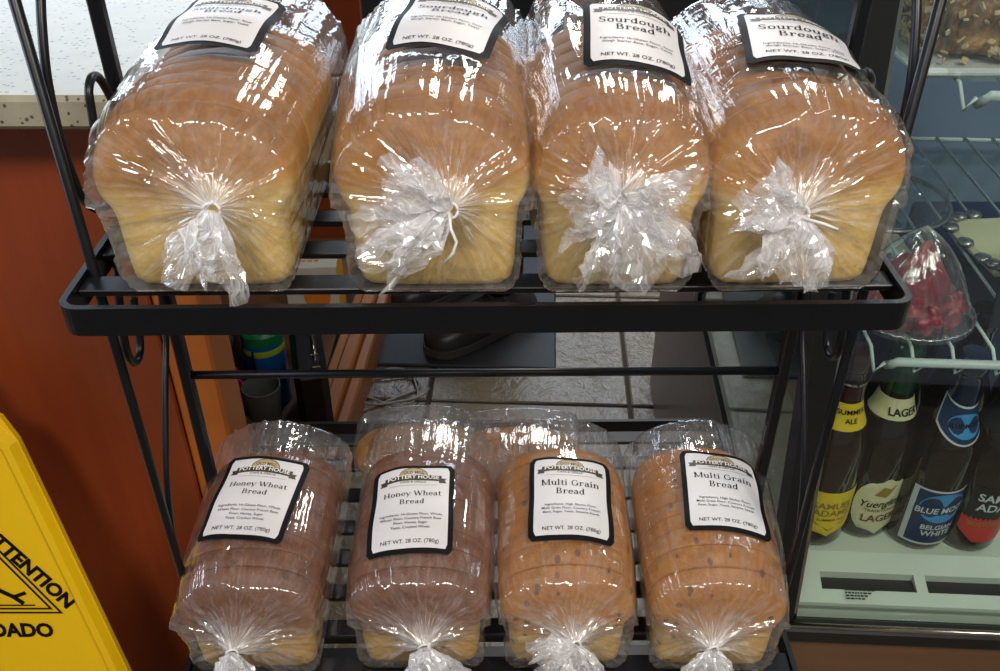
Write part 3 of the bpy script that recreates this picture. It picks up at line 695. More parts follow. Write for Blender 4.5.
loaf((.176, .484, ZL), -.02, 'golden multi grain loaf, rightmost on the lower shelf beside the glass case', GD, 24, mat=M['grain'], title=('Multi Grain', 'Bread'), ingr=ING_M, sw=.95, knot=(-.008, .056), label=(.011, .084, -.07, .068, .090), puff=.004, tails=[dict(dir=(0, -.4, -1), len=.032, flare=.02)], **lb)
loaf((-.085, .690, ZL), .05, 'golden loaf in the back row peeking over the second lower loaf', GD, 25, mat=M['sourdough'], title=('Sourdough', 'Bread'), ingr=ING_S, sw=1.0, knot=(0, .056), label=(0, .08, .0, .068, .090), puff=.004, tails=[], L=.05, sh=1.0, slices=3, plain=1).scale = (1, 1, .53)
loaf((.020, .690, ZL), .0, 'brown loaf in the back row, only its top edge showing between middle loaves', GD, 26, mat=M['grain'], title=('Multi Grain', 'Bread'), ingr=ING_M, sw=1.0, knot=(0, .056), label=(0, .08, .0, .068, .090), puff=.004, tails=[], L=.05, sh=1.0, slices=3, plain=1).scale = (1, 1, .50)

# ------------------------------------------------------------------ counter on the left
ct = empty('counter', (-0.27, 0.72, 0)); prop(ct, 'reddish wood counter behind the rack with open staff side', 'counter')
MB().box((-0.635, 0.02, 0.485), (1.16, 0.03, 0.97), 0.002).build('end_panel', M['counterwood'], ct)
MB().box((-0.031, 0.035, 0.485), (0.045, 0.06, 0.97), 0.003).build('corner_post', M['postwood'], ct)
MB().box((-0.60, 0.75, 0.025), (1.0, 1.40, 0.05), 0.002).build('low_shelf', M['casewood'], ct)
MB().box((-1.16, 0.75, 0.475), (0.03, 1.40, 0.95)).build('back_panel', M['casewood'], ct)
MB().box((-0.60, 1.46, 0.475), (1.1, 0.03, 0.95)).build('far_panel', M['counterwood'], ct)
for k, (dx, w, z) in enumerate(((-.072, .024, .078), (-.044, .030, .092), (-.016, .024, .078))):
    MB().box((dx - .005, 0.88, z / 2), (w, 1.1, z), 0.004, math.radians(-4.0)).build('trim_board', M['trimwood'], ct)
wt = MB().box((-0.885, 1.43, 0.9845), (1.30, 1.52, 0.027), 0.004).build('countertop', M['quartz']); wt.location = (0, 0, 0)
prop(wt, 'speckled beige quartz countertop lit by the window', 'countertop')

# things kept on the low counter shelf
can = empty('wipes_canister', (-.467, 1.494, .05)); prop(can, 'blue canister with green lid on the low counter shelf', 'canister')
MB().lathe([(0, 0), (.039, 0), (.041, .003), (.041, .150), (.038, .154)], 32).build('canister_body', M['blue'], can, True, .6)
MB().lathe([(.0415, .150), (.042, .153), (.042, .172), (.036, .178), (.014, .180), (.012, .186), (0, .187)], 32).build('lid', M['green'], can, True, .6)
MB().lathe([(.0413, .128), (.0416, .130), (.0416, .140), (.0413, .142)], 32).build('band', M['limegreen'], can, True)
def cyl(c, r):
    return lambda x, y, o: (c[0] + (r + o) * math.sin(x / r), c[1] - (r + o) * math.cos(x / r), c[2] + y)
mb = MB(); fnc = cyl((0, 0, 0), .0413)
st = [(.030 * math.sin(k * PI / 6) * (1 if k % 2 == 0 else .5), .060 + .030 * math.cos(k * PI / 6) * (1 if k % 2 == 0 else .5)) for k in range(12)]
mb.add([fnc(.012, .06, .0006)] + [fnc(.012 + a, b, .0006) for a, b in st], [(0, 1 + k, 1 + (k + 1) % 12) for k in range(12)]); mb.build('star_burst', M['limegreen'], can)
kit = empty('black_case', (-.366, 1.43, .05), math.radians(14)); prop(kit, 'black hard case standing on edge with metal latches by the wood trim', 'case')
MB().box((0, 0, .085), (.062, .17, .17), .012).build('case_body', M['blackplastic'], kit)
for y in (-.06, -.02, .05): MB().box((.012, y, .171), (.016, .018, .005), .001).build('latch', M['chrome'], kit)
MB().tube([(.012, -.05, .1725), (.012, -.01, .176), (.012, .04, .1725)], .0025, 6).build('hinge_rod', M['chrome'], kit, True)
srt = empty('letter_sorter', (-.540, 1.50, .05), math.radians(8)); prop(srt, 'black slotted file sorter behind the pink striped cloth', 'sorter')
MB().box((0, 0, .006), (.12, .14, .012), .002).build('base', M['blackplastic'], srt)
for k in range(6):
    MB().box((-.055 + k * .022, 0, .075), (.0035, .13, .135), .001).build('divider', M['blackplastic'], srt)
cp = MB().lathe([(.0, .002), (.026, .0), (.036, .115), (.0345, .115), (.025, .003), (0, .004)], 28).build('paper_cup', M['grey'], None, True, .7); cp.location = (-.452, 1.385, .05)
prop(cp, 'empty grey tapered paper cup on the low counter shelf', 'cup')
cb = MB().hull([(0, 0, 0), (.06, 0, 0), (0, .08, 0), (.06, .08, 0), (.01, .02, .085), (.05, .02, .06), (.01, .05, .085), (.05, .05, .06)]).build('cardboard_box', M['card']); cb.location = (-.53, 1.31, .05)
prop(cb, 'small tan cardboard box in front of the grey cup', 'box')
clo = empty('striped_cloth', (-.545, 1.44, .05)); prop(clo, 'pink and white striped cloth bundled beside the black file sorter', 'cloth')
def blob(c, r, seed, n=18, amp=.25):
    rg = np.random.default_rng(seed); ks = rg.normal(size=(6, 3)) * 2.2; ph = rg.uniform(0, 6, 6); V = []
    for i in range(n + 1):
        for j in range(2 * n):
            a, b = PI * i / n, PI * j / n; d = np.array([math.sin(a) * math.cos(b), math.sin(a) * math.sin(b), math.cos(a)])
            k = 1 + amp * float(np.mean(np.sin(ks @ d * 1.6 + ph))); V.append([c[q] + r[q] * d[q] * k for q in range(3)])
    m = 2 * n
    return V, [(i * m + j, i * m + (j + 1) % m, (i + 1) * m + (j + 1) % m, (i + 1) * m + j) for i in range(n) for j in range(m)]
MB().add(*blob((0, 0, .05), (.04, .05, .055), 3)).build('cloth', M['softwhite'], clo, True)
for k in range(5):
    y = -.03 + k * .014
    MB().tube([(.045 * math.cos(a) * math.sqrt(max(.1, 1 - (y / .055) ** 2)), y, .05 + .060 * math.sin(a) * math.sqrt(max(.1, 1 - (y / .055) ** 2))) for a in np.linspace(-.6, 2.2, 14)], .0035, 6).build('stripe', M['pink'], clo, True)
bx = empty('food_carton', (-.42, 1.80, .05), math.radians(3)); prop(bx, 'white carton with yellow side and orange print, behind the canister', 'carton')
MB().box((0, 0, .0775), (.115, .10, .155), .001).build('carton_body', M['boxwhite'], bx)
MB().box((.0583, 0, .0775), (.0012, .10, .155)).build('side_panel', M['boxyellow'], bx)
mb = MB()
for k in range(4):
    mb.box((-.03 + k * .014, .012, .1556), (.009, .018, .0008)); mb.box((-.03 + k * .014, -.02, .1556), (.010, .007, .0008))
mb.build('top_print', M['orange'], bx)
mb = MB(); mb.add(*[( [(.03 * math.cos(a) + .01, -.0508, .085 + .04 * math.sin(a)) for a in np.linspace(0, 2 * PI, 24, endpoint=False)]), [tuple(range(24))]]); mb.build('front_print', M['orange'], bx)
mb = MB(); pts = []
for k in range(90):
    a = k * .14; r = .055 + .010 * math.sin(k * .37) + .0002 * k
    pts.append((-.235 + r * math.cos(a) * 1.0, 1.575 + r * .9 * math.sin(a), .004 + .0004 * k * .3))
pts = [(-.36, 1.45, .004), (-.31, 1.49, .004)] + pts
cbl = mb.tube(pts, .0028, 6).build('power_cable', M['cable'], None, True); prop(cbl, 'thin grey cable coiled on the tile floor by the wood trim', 'cable')
mt = MB().box((-.205, 2.12, .005), (.70, .92, .010), .003, rotf).build('floor_mat', M['mat_rubber']); prop(mt, 'dark rubber mat under the standing person', 'mat')

# ------------------------------------------------------------------ person standing behind the rack
per = empty('person', (-.02, 1.86, 0)); prop(per, 'person in black trousers and dark lace-up shoes standing on the mat', 'person')
def skin(name, joints, edges, mat, parent, sub=2):
    me = bpy.data.meshes.new(name); me.from_pydata([j[:3] for j in joints], edges, []); me.update()
    o = bpy.data.objects.new(name, me); C.objects.link(o); o.parent = parent; me.materials.append(mat)
    m_ = o.modifiers.new('skin', 'SKIN'); m_.use_smooth_shade = True
    if not me.skin_vertices: 
        bpy.context.view_layer.objects.active = o
    lay = me.skin_vertices[0].data if me.skin_vertices else None
    if lay:
        for v, j in zip(lay, joints): v.radius = (j[3], j[3] if len(j) < 5 else j[4])
        lay[0].use_root = True
    s_ = o.modifiers.new('sub', 'SUBSURF'); s_.levels = sub; s_.render_levels = sub
    return o
fd = Vector((-.82, -.57, 0)).normalized(); rd = Vector((-fd.y * -1, -fd.x, 0)); rd = Vector((fd.y, -fd.x, 0))
A1 = Vector((.02, -.05, 0)); A2 = A1 + rd * .20 + fd * -.02
def P(v, z): return (v.x, v.y, z)
hipc = (A1 + A2) / 2; h1 = hipc - rd * .085; h2 = hipc + rd * .085
skin('trousers', [(*P(hipc, .93), .14, .11), (*P(h1, .86), .095), (*P(h1 * .5 + A1 * .5 + fd * .02, .50), .072), (*P(A1, .10), .058), (*P(h2, .86), .095), (*P(h2 * .5 + A2 * .5 + fd * .02, .50), .072), (*P(A2, .10), .058), (*P(hipc, 1.05), .135, .10)],
     [(0, 1), (1, 2), (2, 3), (0, 4), (4, 5), (5, 6), (0, 7)], M['trouser'], per)
sh1, sh2 = hipc - rd * .19, hipc + rd * .19
skin('shirt', [(*P(hipc, 1.08), .145, .11), (*P(hipc, 1.30), .15, .11), (*P(hipc, 1.44), .12, .09), (*P(hipc, 1.50), .06), (*P(sh1, 1.42), .06), (*P(sh1 - rd * .04 + fd * .02, 1.20), .048), (*P(sh2, 1.42), .06), (*P(sh2 + rd * .04 + fd * .02, 1.20), .048)],
     [(0, 1), (1, 2), (2, 3), (2, 4), (4, 5), (2, 6), (6, 7)], M['trouser'], per)
skin('body', [(*P(hipc, 1.50), .055), (*P(hipc, 1.56), .05), (*P(hipc + fd * .02, 1.62), .075, .09), (*P(hipc + fd * .02, 1.72), .085, .095), (*P(hipc + fd * .01, 1.79), .05)], [(0, 1), (1, 2), (2, 3), (3, 4)], M['skin'], per)
for s, sh in ((-1, sh1), (1, sh2)):
    el = sh + rd * s * .04 + fd * .02; wr = el + fd * .22 - rd * s * .05
    js = [(*P(el, 1.20), .040), (*P(wr, 1.10), .028), (*P(wr + fd * .05, 1.085), .030, .018)]; ed = [(0, 1), (1, 2)]
    for q in range(5):
        b_ = len(js); o_ = rd * s * (-.03 + q * .015)
        js += [(*P(wr + fd * .09 + o_, 1.08), .009), (*P(wr + fd * (.125 - .006 * abs(q - 2)) + o_, 1.065), .008)]; ed += [(2, b_), (b_, b_ + 1)]
    skin('forearm', js, ed, M['skin'], per)
def shoe(A):
    e = empty('shoe', (A.x, A.y, .012), math.atan2(fd.y, fd.x), per)
    prof = [(-.085, .036, .055), (-.06, .041, .075), (-.02, .040, .085), (.03, .040, .075), (.08, .047, .058), (.13, .050, .048), (.17, .045, .040), (.192, .028, .030), (.20, .010, .022)]
    mb = MB(); vs = []; n = 20
    for x, w, h in prof:
        for j in range(n):
            a = 2 * PI * j / n; vs.append((x, w * math.copysign(abs(math.cos(a)) ** .75, math.cos(a)), .018 + (h - .0) * max(0, math.sin(a)) ** .8 - .004 * (math.sin(a) < 0)))
    mb.add(vs, [(i * n + j, i * n + (j + 1) % n, (i + 1) * n + (j + 1) % n, (i + 1) * n + j) for i in range(len(prof) - 1) for j in range(n)] + [tuple(range(n)), tuple((len(prof) - 1) * n + j for j in range(n))])
    mb.build('upper', M['shoe'], e, True)
    out = [(x, w + .004) for x, w, h in prof] + [(.206, 0)] + [(x, -w - .004) for x, w, h in prof[::-1]]
    m = len(out); mb = MB(); mb.add([(x, y, 0) for x, y in out] + [(x, y, .020) for x, y in out], [tuple(range(m))[::-1], tuple(range(m, 2 * m))] + [(i, (i + 1) % m, m + (i + 1) % m, m + i) for i in range(m)]); mb.build('sole', M['sole'], e)
    for k in range(4):
        x = .0 + k * .024; MB().tube([(x, -.03, .082 - k * .006), (x + .006, 0, .107 - k * .009), (x, .03, .082 - k * .006)], .0028, 6).build('lace', M['sole'], e, True)
    MB().tube([(-.02, .028, .06), (-.05, 0, .085), (-.02, -.028, .06)], .008, 8).build('collar', M['shoe'], e, True)
shoe(A1); shoe(A2)

# ------------------------------------------------------------------ wet floor sign
sg = empty('floor_sign', (-.505, .50, -.02)); prop(sg, 'yellow plastic caution floor sign in front of the wooden counter', 'sign')
ang = math.atan2(.16, .69); SM = Matrix.Rotation(-ang, 4, 'X')
sc_ = 1 / math.cos(ang)
def sgn(x, y, o): return (SM @ Vector((x, -o, y * sc_)))[:]
outl = [(-.217, 0), (.217, 0), (.1185, .405), (.052, .688), (.040, .712), (.018, .722), (.010, .76), (-.010, .76), (-.018, .722), (-.040, .712), (-.052, .688), (-.1185, .405)]
def slab(o, off0, off1, nm, mat):
    m = len(o); mb = MB(); mb.add([sgn(x, y, off0) for x, y in o] + [sgn(x, y, off1) for x, y in o], [tuple(range(m))[::-1], tuple(range(m, 2 * m))] + [(i, (i + 1) % m, m + (i + 1) % m, m + i) for i in range(m)])
    return mb.build(nm, mat, sg)
slab(outl, -.006, 0, 'front_leaf', M['yellow'])
# raised rim: band following the outline
def band(o, w0, w1, h, nm):
    cx, cy = 0, .30; m = len(o); mb = MB()
    def ins(p, i, w):
        a, b, c = Vector(o[i - 1]), Vector(o[i]), Vector(o[(i + 1) % m]); n1 = Vector((-(b - a).y, (b - a).x)).normalized(); n2 = Vector((-(c - b).y, (c - b).x)).normalized()
        n_ = (n1 + n2).normalized(); k = 1 / max(.5, n_.dot(n1)); q = b + n_ * w * k; return (q.x, q.y)
    R = [[ins(o[i], i, w) for i in range(m)] for w in (w0, w0 + .004, w1 - .008, w1)]; H = (0, h, h, 0)
    vs = [sgn(x, y, hh) for r_, hh in zip(R, H) for x, y in r_]
    mb.add(vs, [(k * m + i, k * m + (i + 1) % m, (k + 1) * m + (i + 1) % m, (k + 1) * m + i) for k in range(3) for i in range(m)]); return mb.build(nm, M['yellow'], sg, True, .4)
o8 = [(-.217, 0), (.217, 0), (.1185, .405), (.052, .688), (.030, .715), (-.030, .715), (-.052, .688), (-.1185, .405)]
band(o8, .001, .020, .009, 'rim')
mb = MB()
R2 = [sgn(x * .90, y, o) for o in (-.012, -.020) for x, y in [(-.217, .02), (.217, .02), (.052, .660), (-.052, .660)]]
mb.add(R2, [(0, 1, 2, 3), (7, 6, 5, 4), (0, 1, 5, 4), (1, 2, 6, 5), (2, 3, 7, 6), (3, 0, 4, 7)]); mb.build('rear_leaf', M['yellow'], sg)
def flat(x, y, o): return sgn(x, y, .0006 + o)
mb = MB()
put(mb, text2d('CUIDADO', .0225, .045), flat, -.004, .466, 0, 0, .95)
put(mb, text2d('ATTENTION', .0212, .045), flat, .0300, .5440, 0, math.radians(-52), .95)
mb.build('lettering', M['ink'], sg)
def tri(s, w):
    a = [(0, .585), (.060, .494), (-.060, .494)]; c = (0, .5243)
    sc = lambda k: [(c[0] + (x - c[0]) * k, c[1] + (y - c[1]) * k) for x, y in a]
    A_, B_ = sc(s), sc(s - w); return [flat(x, y, 0) for x, y in A_ + B_], [(0, 1, 4, 3), (1, 2, 5, 4), (2, 0, 3, 5)]
mb = MB(); mb.add(*tri(1.0, .07)); mb.add(*tri(.84, .07))
for a, b, w in (((.0, .50), (.012, .492), .005), ((.012, .492), (.020, .484), .005), ((.012, .492), (.024, .497), .004), ((.0, .50), (-.008, .508), .006), ((.0, .50), (-.014, .492), .005), ((-.024, .482), (.03, .482), .0018)):
    v, f = _ln(a[0] * 1.1, a[1] + .022, b[0] * 1.1, b[1] + .022, w); mb.add([flat(x, y, 0) for x, y in v], f)
v, f = _arc(-.011, .540, .005, .005, 0, 360, 12, .005, .005); mb.add([flat(x, y, 0) for x, y in v], f)
mb.build('pictogram', M['ink'], sg)

# ------------------------------------------------------------------ glass display case on the right
cs = empty('display_case', (.275, .597, 0), math.radians(-3.0)); prop(cs, 'refrigerated glass display case with slanted front and wooden base', 'display case')
CW, CD = .75, .62
def box2(x0, x1, y0, y1, z0, z1, nm, mat, b=.002, par=None): return MB().box(((x0 + x1) / 2, (y0 + y1) / 2, (z0 + z1) / 2), (x1 - x0, y1 - y0, z1 - z0), b).build(nm, mat, par or cs)
box2(0, CW, .005, CD + .4, 0, .455, 'wood_base', M['casewood'])
box2(-.004, CW, -.004, CD, .455, .474, 'base_rail', M['darkframe'], .004)
box2(-.006, CW, -.008, .010, .466, .482, 'front_rail', M['darkframe'], .003)
MB().tube([(-.006, -.004, .484), (CW, -.004, .484)], .003, 8).build('chrome_strip', M['chrome'], cs, True)
box2(0, CW, .012, CD, .474, .500, 'deck', M['plasticwhite'], .004)
# slanted front glass
SL = .200
def fy(z): return .002 + (z - .484) * SL
mb = MB(); mb.hull([(x, fy(z) + t, z) for x in (.018, CW) for z in (.486, 1.25) for t in (0, .004)]); mb.build('front_glass', M['glass'], cs)
mb = MB(); mb.hull([(x, fy(z) + t, z) for x in (-.006, .017) for z in (.470, 1.25) for t in (-.002, .028)]); mb.build('corner_post', M['darkframe'], cs)
mb = MB(); mb.hull([(x, fy(z) + t, z) for x in (.017, .021) for z in (.484, 1.25) for t in (.001, .010)]); mb.build('edge_strip', M['chrome'], cs)
mb = MB(); mb.hull([(x, y, z) for x in (0, .004) for y, z in ((fy(.482) + .03, .482), (fy(1.25) + .03, 1.25), (CD, .482), (CD, 1.25))]); mb.build('side_glass', M['sideglass'], cs)
box2(-.006, .012, CD - .03, CD, .455, 1.25, 'rear_post', M['darkframe'])
box2(0, CW, CD - .012, CD, .474, 1.25, 'back_liner', M['paleblue'])
box2(0, CW, fy(1.25), CD, 1.25, 1.27, 'case_top', M['darkframe'])
# air-return lip with two slots
lip = empty('air_return_lip', (0, 0, 0), 0, cs)
def lipbox(x0, x1, y0, y1): 
    z = lambda y: .497 + (y - .014) * .30
    MB().hull([(x, y, z(y) + t) for x in (x0, x1) for y in (y0, y1) for t in (-.006, .004)]).build('lip_bar', M['plasticwhite'], lip)
lipbox(.022, CW, .012, .026); lipbox(.022, CW, .044, .066)
for x0, x1 in ((.022, .048), (.142, .153), (.247, .258), (.352, .363), (.457, .468)): lipbox(x0, x1, .026, .044)
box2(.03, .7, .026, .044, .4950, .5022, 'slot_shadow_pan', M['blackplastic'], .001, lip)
mb = MB(); lf = lambda x, y, o: (.083 + x, .0125 + (y) * .95, .5035 + y * .30 + o)
for k in range(4): put(mb, text2d(['NOTICE: DO NOT BLOCK AIR', 'KEEP PRODUCT BELOW', 'THE LOAD LINE AT ALL', 'TIMES'][k], .0030, .01), lf, 0, .010 - k * .0030, 0)
mb = MB()
rg = random.Random(4)
for k in range(4):
    xx = -.014
    while xx < .014 - .004 * k:
        w = rg.uniform(.0015, .004); v, f = _ln(xx, .0115 - k * .0030, xx + w, .0115 - k * .0030, .0016); mb.add([lf(a, b, .0007) for a, b in v], f); xx += w + .0008
mb.build('fine_print', M['ink'], lip)
# wire shelf
def wire_shelf(nm, z, x0, x1, y0, y1, lab):
    e = empty(nm, (0, 0, z), 0, cs); e['label'] = lab
    MB().tube([(x0 - .001, y0 + .012, -.012), (x0, y0 + .002, -.004), (x0 + .002, y0, .0), (x1, y0, .0)], .0042, 8).build('front_bar', M['wire'], e, True)
    MB().tube([(x0, y1, 0), (x1, y1, 0)], .003, 8).build('rear_bar', M['wire'], e, True)
    n = int((x1 - x0) / .036)
    for k in range(n + 1):
        x = x0 - .016 + k * .036
        MB().tube([(x, y1, .003), (x, y0 + .02, .003), (x + .002, y0 + .004, -.014), (x + .008, y0 + .001, -.002)], .0018, 6).build('wire', M['wire'], e, True)
    return e
wire_shelf('wire_shelf', .757, .072, CW, .070, .575, 'lower white wire shelf')
wire_shelf('wire_shelf', .978, .112, CW, .135, .50, 'upper white wire shelf')
lt = bpy.data.lights.new('case_fill', 'AREA'); lt.shape = 'RECTANGLE'; lt.size = .55; lt.size_y = .03; lt.energy = 1.5; lt.color = (.80, .90, 1.0)  # added fill light that brightens the case interior, not a known fixture
lo = bpy.data.objects.new('case_fill', lt); C.objects.link(lo); lo.parent = cs; lo.location = (.38, .22, 1.235)

CM = Matrix.Translation((.275, .597, 0)) @ Matrix.Rotation(math.radians(-3.0), 4, 'Z')
def cw(x, y, z): return tuple(CM @ Vector((x, y, z)))
# bottles
R_B, H_B = .0318, .238
BP = [(0, .003), (.026, 0), (.0305, .003), (.0318, .008), (.0318, .118), (.0305, .134), (.026, .150), (.0195, .166), (.0155, .182), (.0140, .200), (.0135, .214), (.0145, .216), (.0145, .222), (.0135, .224), (.0130, .228)]
def br(z): return float(np.interp(z, [q[1] for q in BP[1:]], [q[0] for q in BP[1:]]))
def surf(x, y, o):
    r = br(y) + .0005 + o; a = x / br(y); return (r * math.sin(a), -r * math.cos(a), y)
def bottle(x, y, rz, label, style, glass, foil):
    e = empty('beer_bottle', cw(x, y, .5005), rz); prop(e, label, 'bottle', 'beer bottles in the case')
    MB().lathe(BP, 32).build('glass_body', M[glass], e, True, .9)
    MB().lathe([(.0143, .218), (.0155, .2195), (.0150, .233), (.0125, .2375), (0, .238)], 24).build('cap', M[foil], e, True, .8)
    if foil != 'amber2': MB().lathe([(br(z) + .0004, z) for z in (.186, .195, .205, .214, .217)], 28).build('neck_foil', M[foil], e, True)
    if not style: return e
    def lab(nm, mat, x0, x1, y0, y1, shape=None, off=0, par=None):
        mb = MB(); patch(mb, surf, x0, x1, y0, y1, 14, 10, off, shape); return mb.build(nm, M[mat], par or e, True)
    def words_(par, mat, items):
        mb = MB()
        for s, sz, x_, y_, b, sx, shr, rot in items: put(mb, text2d(s, sz, b, shr), surf, x_, y_, .0009, rot, sx)
        mb.build('lettering', M[mat], par)
    if style == 'summer':
        def shield(u, v):
            w = .033 * (1 if v > .5 else math.sqrt(max(0, 1 - ((.5 - v) / .5) ** 2.4))); return ((2 * u - 1) * w, .018 + .062 * v)
        l = lab('body_label', 'lab_yellow', 0, 0, 0, 0, shield)
        def inner(k): return lambda u, v: ((2 * u - 1) * .0235 * k * (1 if v > .55 else math.sqrt(max(0, 1 - ((.55 - v) / .55) ** 1.6))), .0245 + .046 * v + (1 - k) * .012)
        mb = MB()
        ol = [(-.022, .071), (-.022, .052), (-.016, .038), (0, .027), (.016, .038), (.022, .052), (.022, .071)]
        for a, b in zip(ol[:-1], ol[1:]): v, f = _ln(*a, *b, .0009); mb.add([surf(*q, .0009) for q in v], f)
        v, f = _ln(-.024, .0715, .024, .0715, .0009); mb.add([surf(*q, .0009) for q in v], f)
        mb.build('shield_line', M['lab_brown'], l)
        words_(l, 'lab_gold', [('SAMUEL', .0115, 0, .058, .012, 1, 0, 0), ('ADAMS', .0115, 0, .048, .012, 1, 0, 0)]); words_(l, 'lab_brown', [('SUMMER ALE', .005, 0, .041, .01, 1, 0, 0)])
        l = lab('neck_label', 'lab_yellow', 0, 0, 0, 0, lambda u, v: ((2 * u - 1) * br(.155 + .028 * v) * 2.2, .155 + .028 * v)); words_(l, 'ink', [('SUMMER', .0072, 0, .172, .012, 1, 0, 0), ('ALE', .0072, 0, .163, .012, 1, 0, 0)])
        words_(l, 'silver', [('SAMUEL ADAMS', .0035, 0, .203, .01, 1, 0, 0)])
    elif style == 'lager':
        l = lab('body_label', 'lab_cream', 0, 0, 0, 0, lambda u, v: ((2 * u - 1) * .030 * math.sqrt(max(.0, 1 - abs(2 * v - 1) ** 2.6)), .010 + .078 * v))
        words_(l, 'ink', [('Yuengling', .013, -.002, .050, .01, .9, .35, .06)]); words_(l, 'lab_brown', [('TRADITIONAL', .0055, 0, .043, .01, 1, 0, 0), ('LAGER', .0135, 0, .029, .02, .95, 0, 0)])
        mb = MB(); mb.add([surf(a, b, .0007) for a, b in [(-.012, .066), (-.004, .078), (.004, .074), (.010, .080), (.004, .068), (0, .063)]], [tuple(range(6))]); mb.build('eagle_mark', M['lab_gold'], l)
        l = lab('neck_label', 'lab_cream', 0, 0, 0, 0, lambda u, v: ((2 * u - 1) * br(.158 + .022 * v) * 2.2, .158 + .022 * v)); words_(l, 'ink', [('LAGER', .011, 0, .163, .02, .9, 0, 0)])
    elif style == 'moon':
        l = lab('body_label', 'lab_navy', -.029, .029, .014, .086); 
        mb = MB(); patch(mb, surf, -.0305, .0305, .012, .0145, 14, 1, .0002); patch(mb, surf, -.0305, .0305, .0855, .088, 14, 1, .0002); patch(mb, surf, -.0345, -.029, .012, .088, 2, 6, .0002); mb.build('silver_border', M['silver'], l)
        mb = MB(); mb.add([surf(0, .066, .0005)] + [surf(.025 * math.cos(a), .064 + .020 * math.sin(a), .0005) for a in np.linspace(0, 2 * PI, 40, endpoint=False)], [(0, 1 + k, 1 + (k + 1) % 40) for k in range(40)]); mb.build('moon_disc', M['lab_blue'], l)
        mb = MB(); patch(mb, surf, 0, 0, 0, 0, 14, 2, .0008, lambda u, v: ((u - .5) * .058, .0555 + .012 * v + .006 * (u - .5))); mb.build('name_band', M['lab_navy'], l)
        words_(l, 'silver', [('BLUE MOON', .0105, 0, .0580, .02, .92, .15, .09), ('BELGIAN', .0088, 0, .0345, .02, 1, 0, 0), ('WHITE', .0100, 0, .0255, .02, 1, 0, 0)])
        nkl = lambda g: (lambda u, v: ((2 * u - 1) * (.030 - g) * (1 - .15 * v), .152 + g + (.032 - 2 * g) * v - .008 * (1 - (2 * u - 1) ** 2) * (1 - v) + .008 * (2 * u - 1) ** 2))
        l = lab('neck_label', 'silver', 0, 0, 0, 0, nkl(0)); lab('neck_field', 'lab_navy', 0, 0, 0, 0, nkl(.0022), .0003, l)
        mb = MB(); mb.add([surf(0, .163, .0006)] + [surf(.017 * math.cos(a), .164 + .0125 * math.sin(a), .0006) for a in np.linspace(0, 2 * PI, 32, endpoint=False)], [(0, 1 + k, 1 + (k + 1) % 32) for k in range(32)]); mb.build('moon_disc', M['lab_blue'], l)
        words_(l, 'ink', [('BLUE MOON', .0062, 0, .1625, .012, .95, .1, .06)])
    elif style == 'boston':
        l = lab('body_label', 'lab_black', -.031, .031, .050, .092); 
        mb = MB(); patch(mb, surf, 0, 0, 0, 0, 14, 8, 0, lambda u, v: ((2 * u - 1) * .033 * (.45 + .55 * min(1, v * 2.2)), .018 + .034 * v)); mb.build('red_panel', M['lab_red'], l)
        words_(l, 'silver', [('SAMUEL', .0135, 0, .076, .02, 1, 0, 0), ('ADAMS', .0135, 0, .063, .02, 1, 0, 0)]); words_(l, 'lab_gold', [('BOSTON LAGER', .0070, 0, .042, .02, 1, 0, 0)])
        l = lab('neck_label', 'lab_black', 0, 0, 0, 0, lambda u, v: ((2 * u - 1) * br(.155 + .028 * v) * 2.2, .155 + .028 * v)); words_(l, 'silver', [('SAMUEL', .007, 0, .171, .02, 1, 0, 0), ('ADAMS', .007, 0, .162, .02, 1, 0, 0)])
    return e
cr_ = math.radians
bottle(.057, .116, cr_(6), 'amber beer bottle with yellow shield label, nearest the case corner', 'summer', 'amber', 'purplecap')
bottle(.110, .130, cr_(10), 'dark beer bottle with cream oval lager label', 'lager', 'amber2', 'greenglass')
bottle(.166, .116, cr_(8), 'beer bottle with navy label and pale blue moon disc', 'moon', 'amber2', 'bluefoil')
bottle(.217, .116, cr_(14), 'beer bottle with black label and red panel at the photo edge', 'boston', 'amber2', 'purplecap')
for x, where in ((.075, 'behind the yellow shield label'), (.140, 'behind the cream lager label'), (.205, 'behind the blue moon label'), (.275, 'behind the red panel label')):
    bottle(x, .195, 0, 'plain dark unlabelled beer bottle ' + where, '', 'amber2', 'amber2')
# wrapped meat on a plate
ZS = .763
pl = empty('meat_plate', cw(.100, .138, ZS)); pl.scale = (.90, .86, .88); prop(pl, 'clear plate of red meat tented in cling wrap on the wire shelf', 'food')
MB().lathe([(0, .001), (.046, .001), (.058, .008), (.0655, .010), (.0655, .0115), (.057, .0105), (.045, .004), (0, .004)], 48).build('plate', M['clearplastic'], pl, True)
MB().tube([(.0655 * math.cos(a), .0655 * math.sin(a), .011 + .0008 * math.sin(a * 40)) for a in np.linspace(0, 2 * PI, 120)], .0014, 5).build('plate_rim', M['plate'], pl, True)
rg = np.random.default_rng(5)
V, F = blob((0, 0, 0), (1, 1, 1), 51, 20, .35)
MB().add([(.050 * v[0] * (1 - .55 * max(0, v[2])), .034 * v[1] * (1 - .5 * max(0, v[2])) + .006, .004 + .082 * max(0, v[2])) for v in V], F).build('meat_slab', M['meat'], pl, True)
for k in range(11):
    a = -PI / 2 + (k - 5) * .36; r = .038 + .006 * (k % 2); h = .010 + .004 * (k % 3)
    MB().add(*blob((r * math.cos(a), r * math.sin(a), h + .003), (.013, .011, h), 60 + k, 12, .7)).build('meat_piece', M['meat'], pl, True)
n, m = 140, 30; th = np.linspace(0, 2 * PI, n, endpoint=False); R = []; G = []; U = []
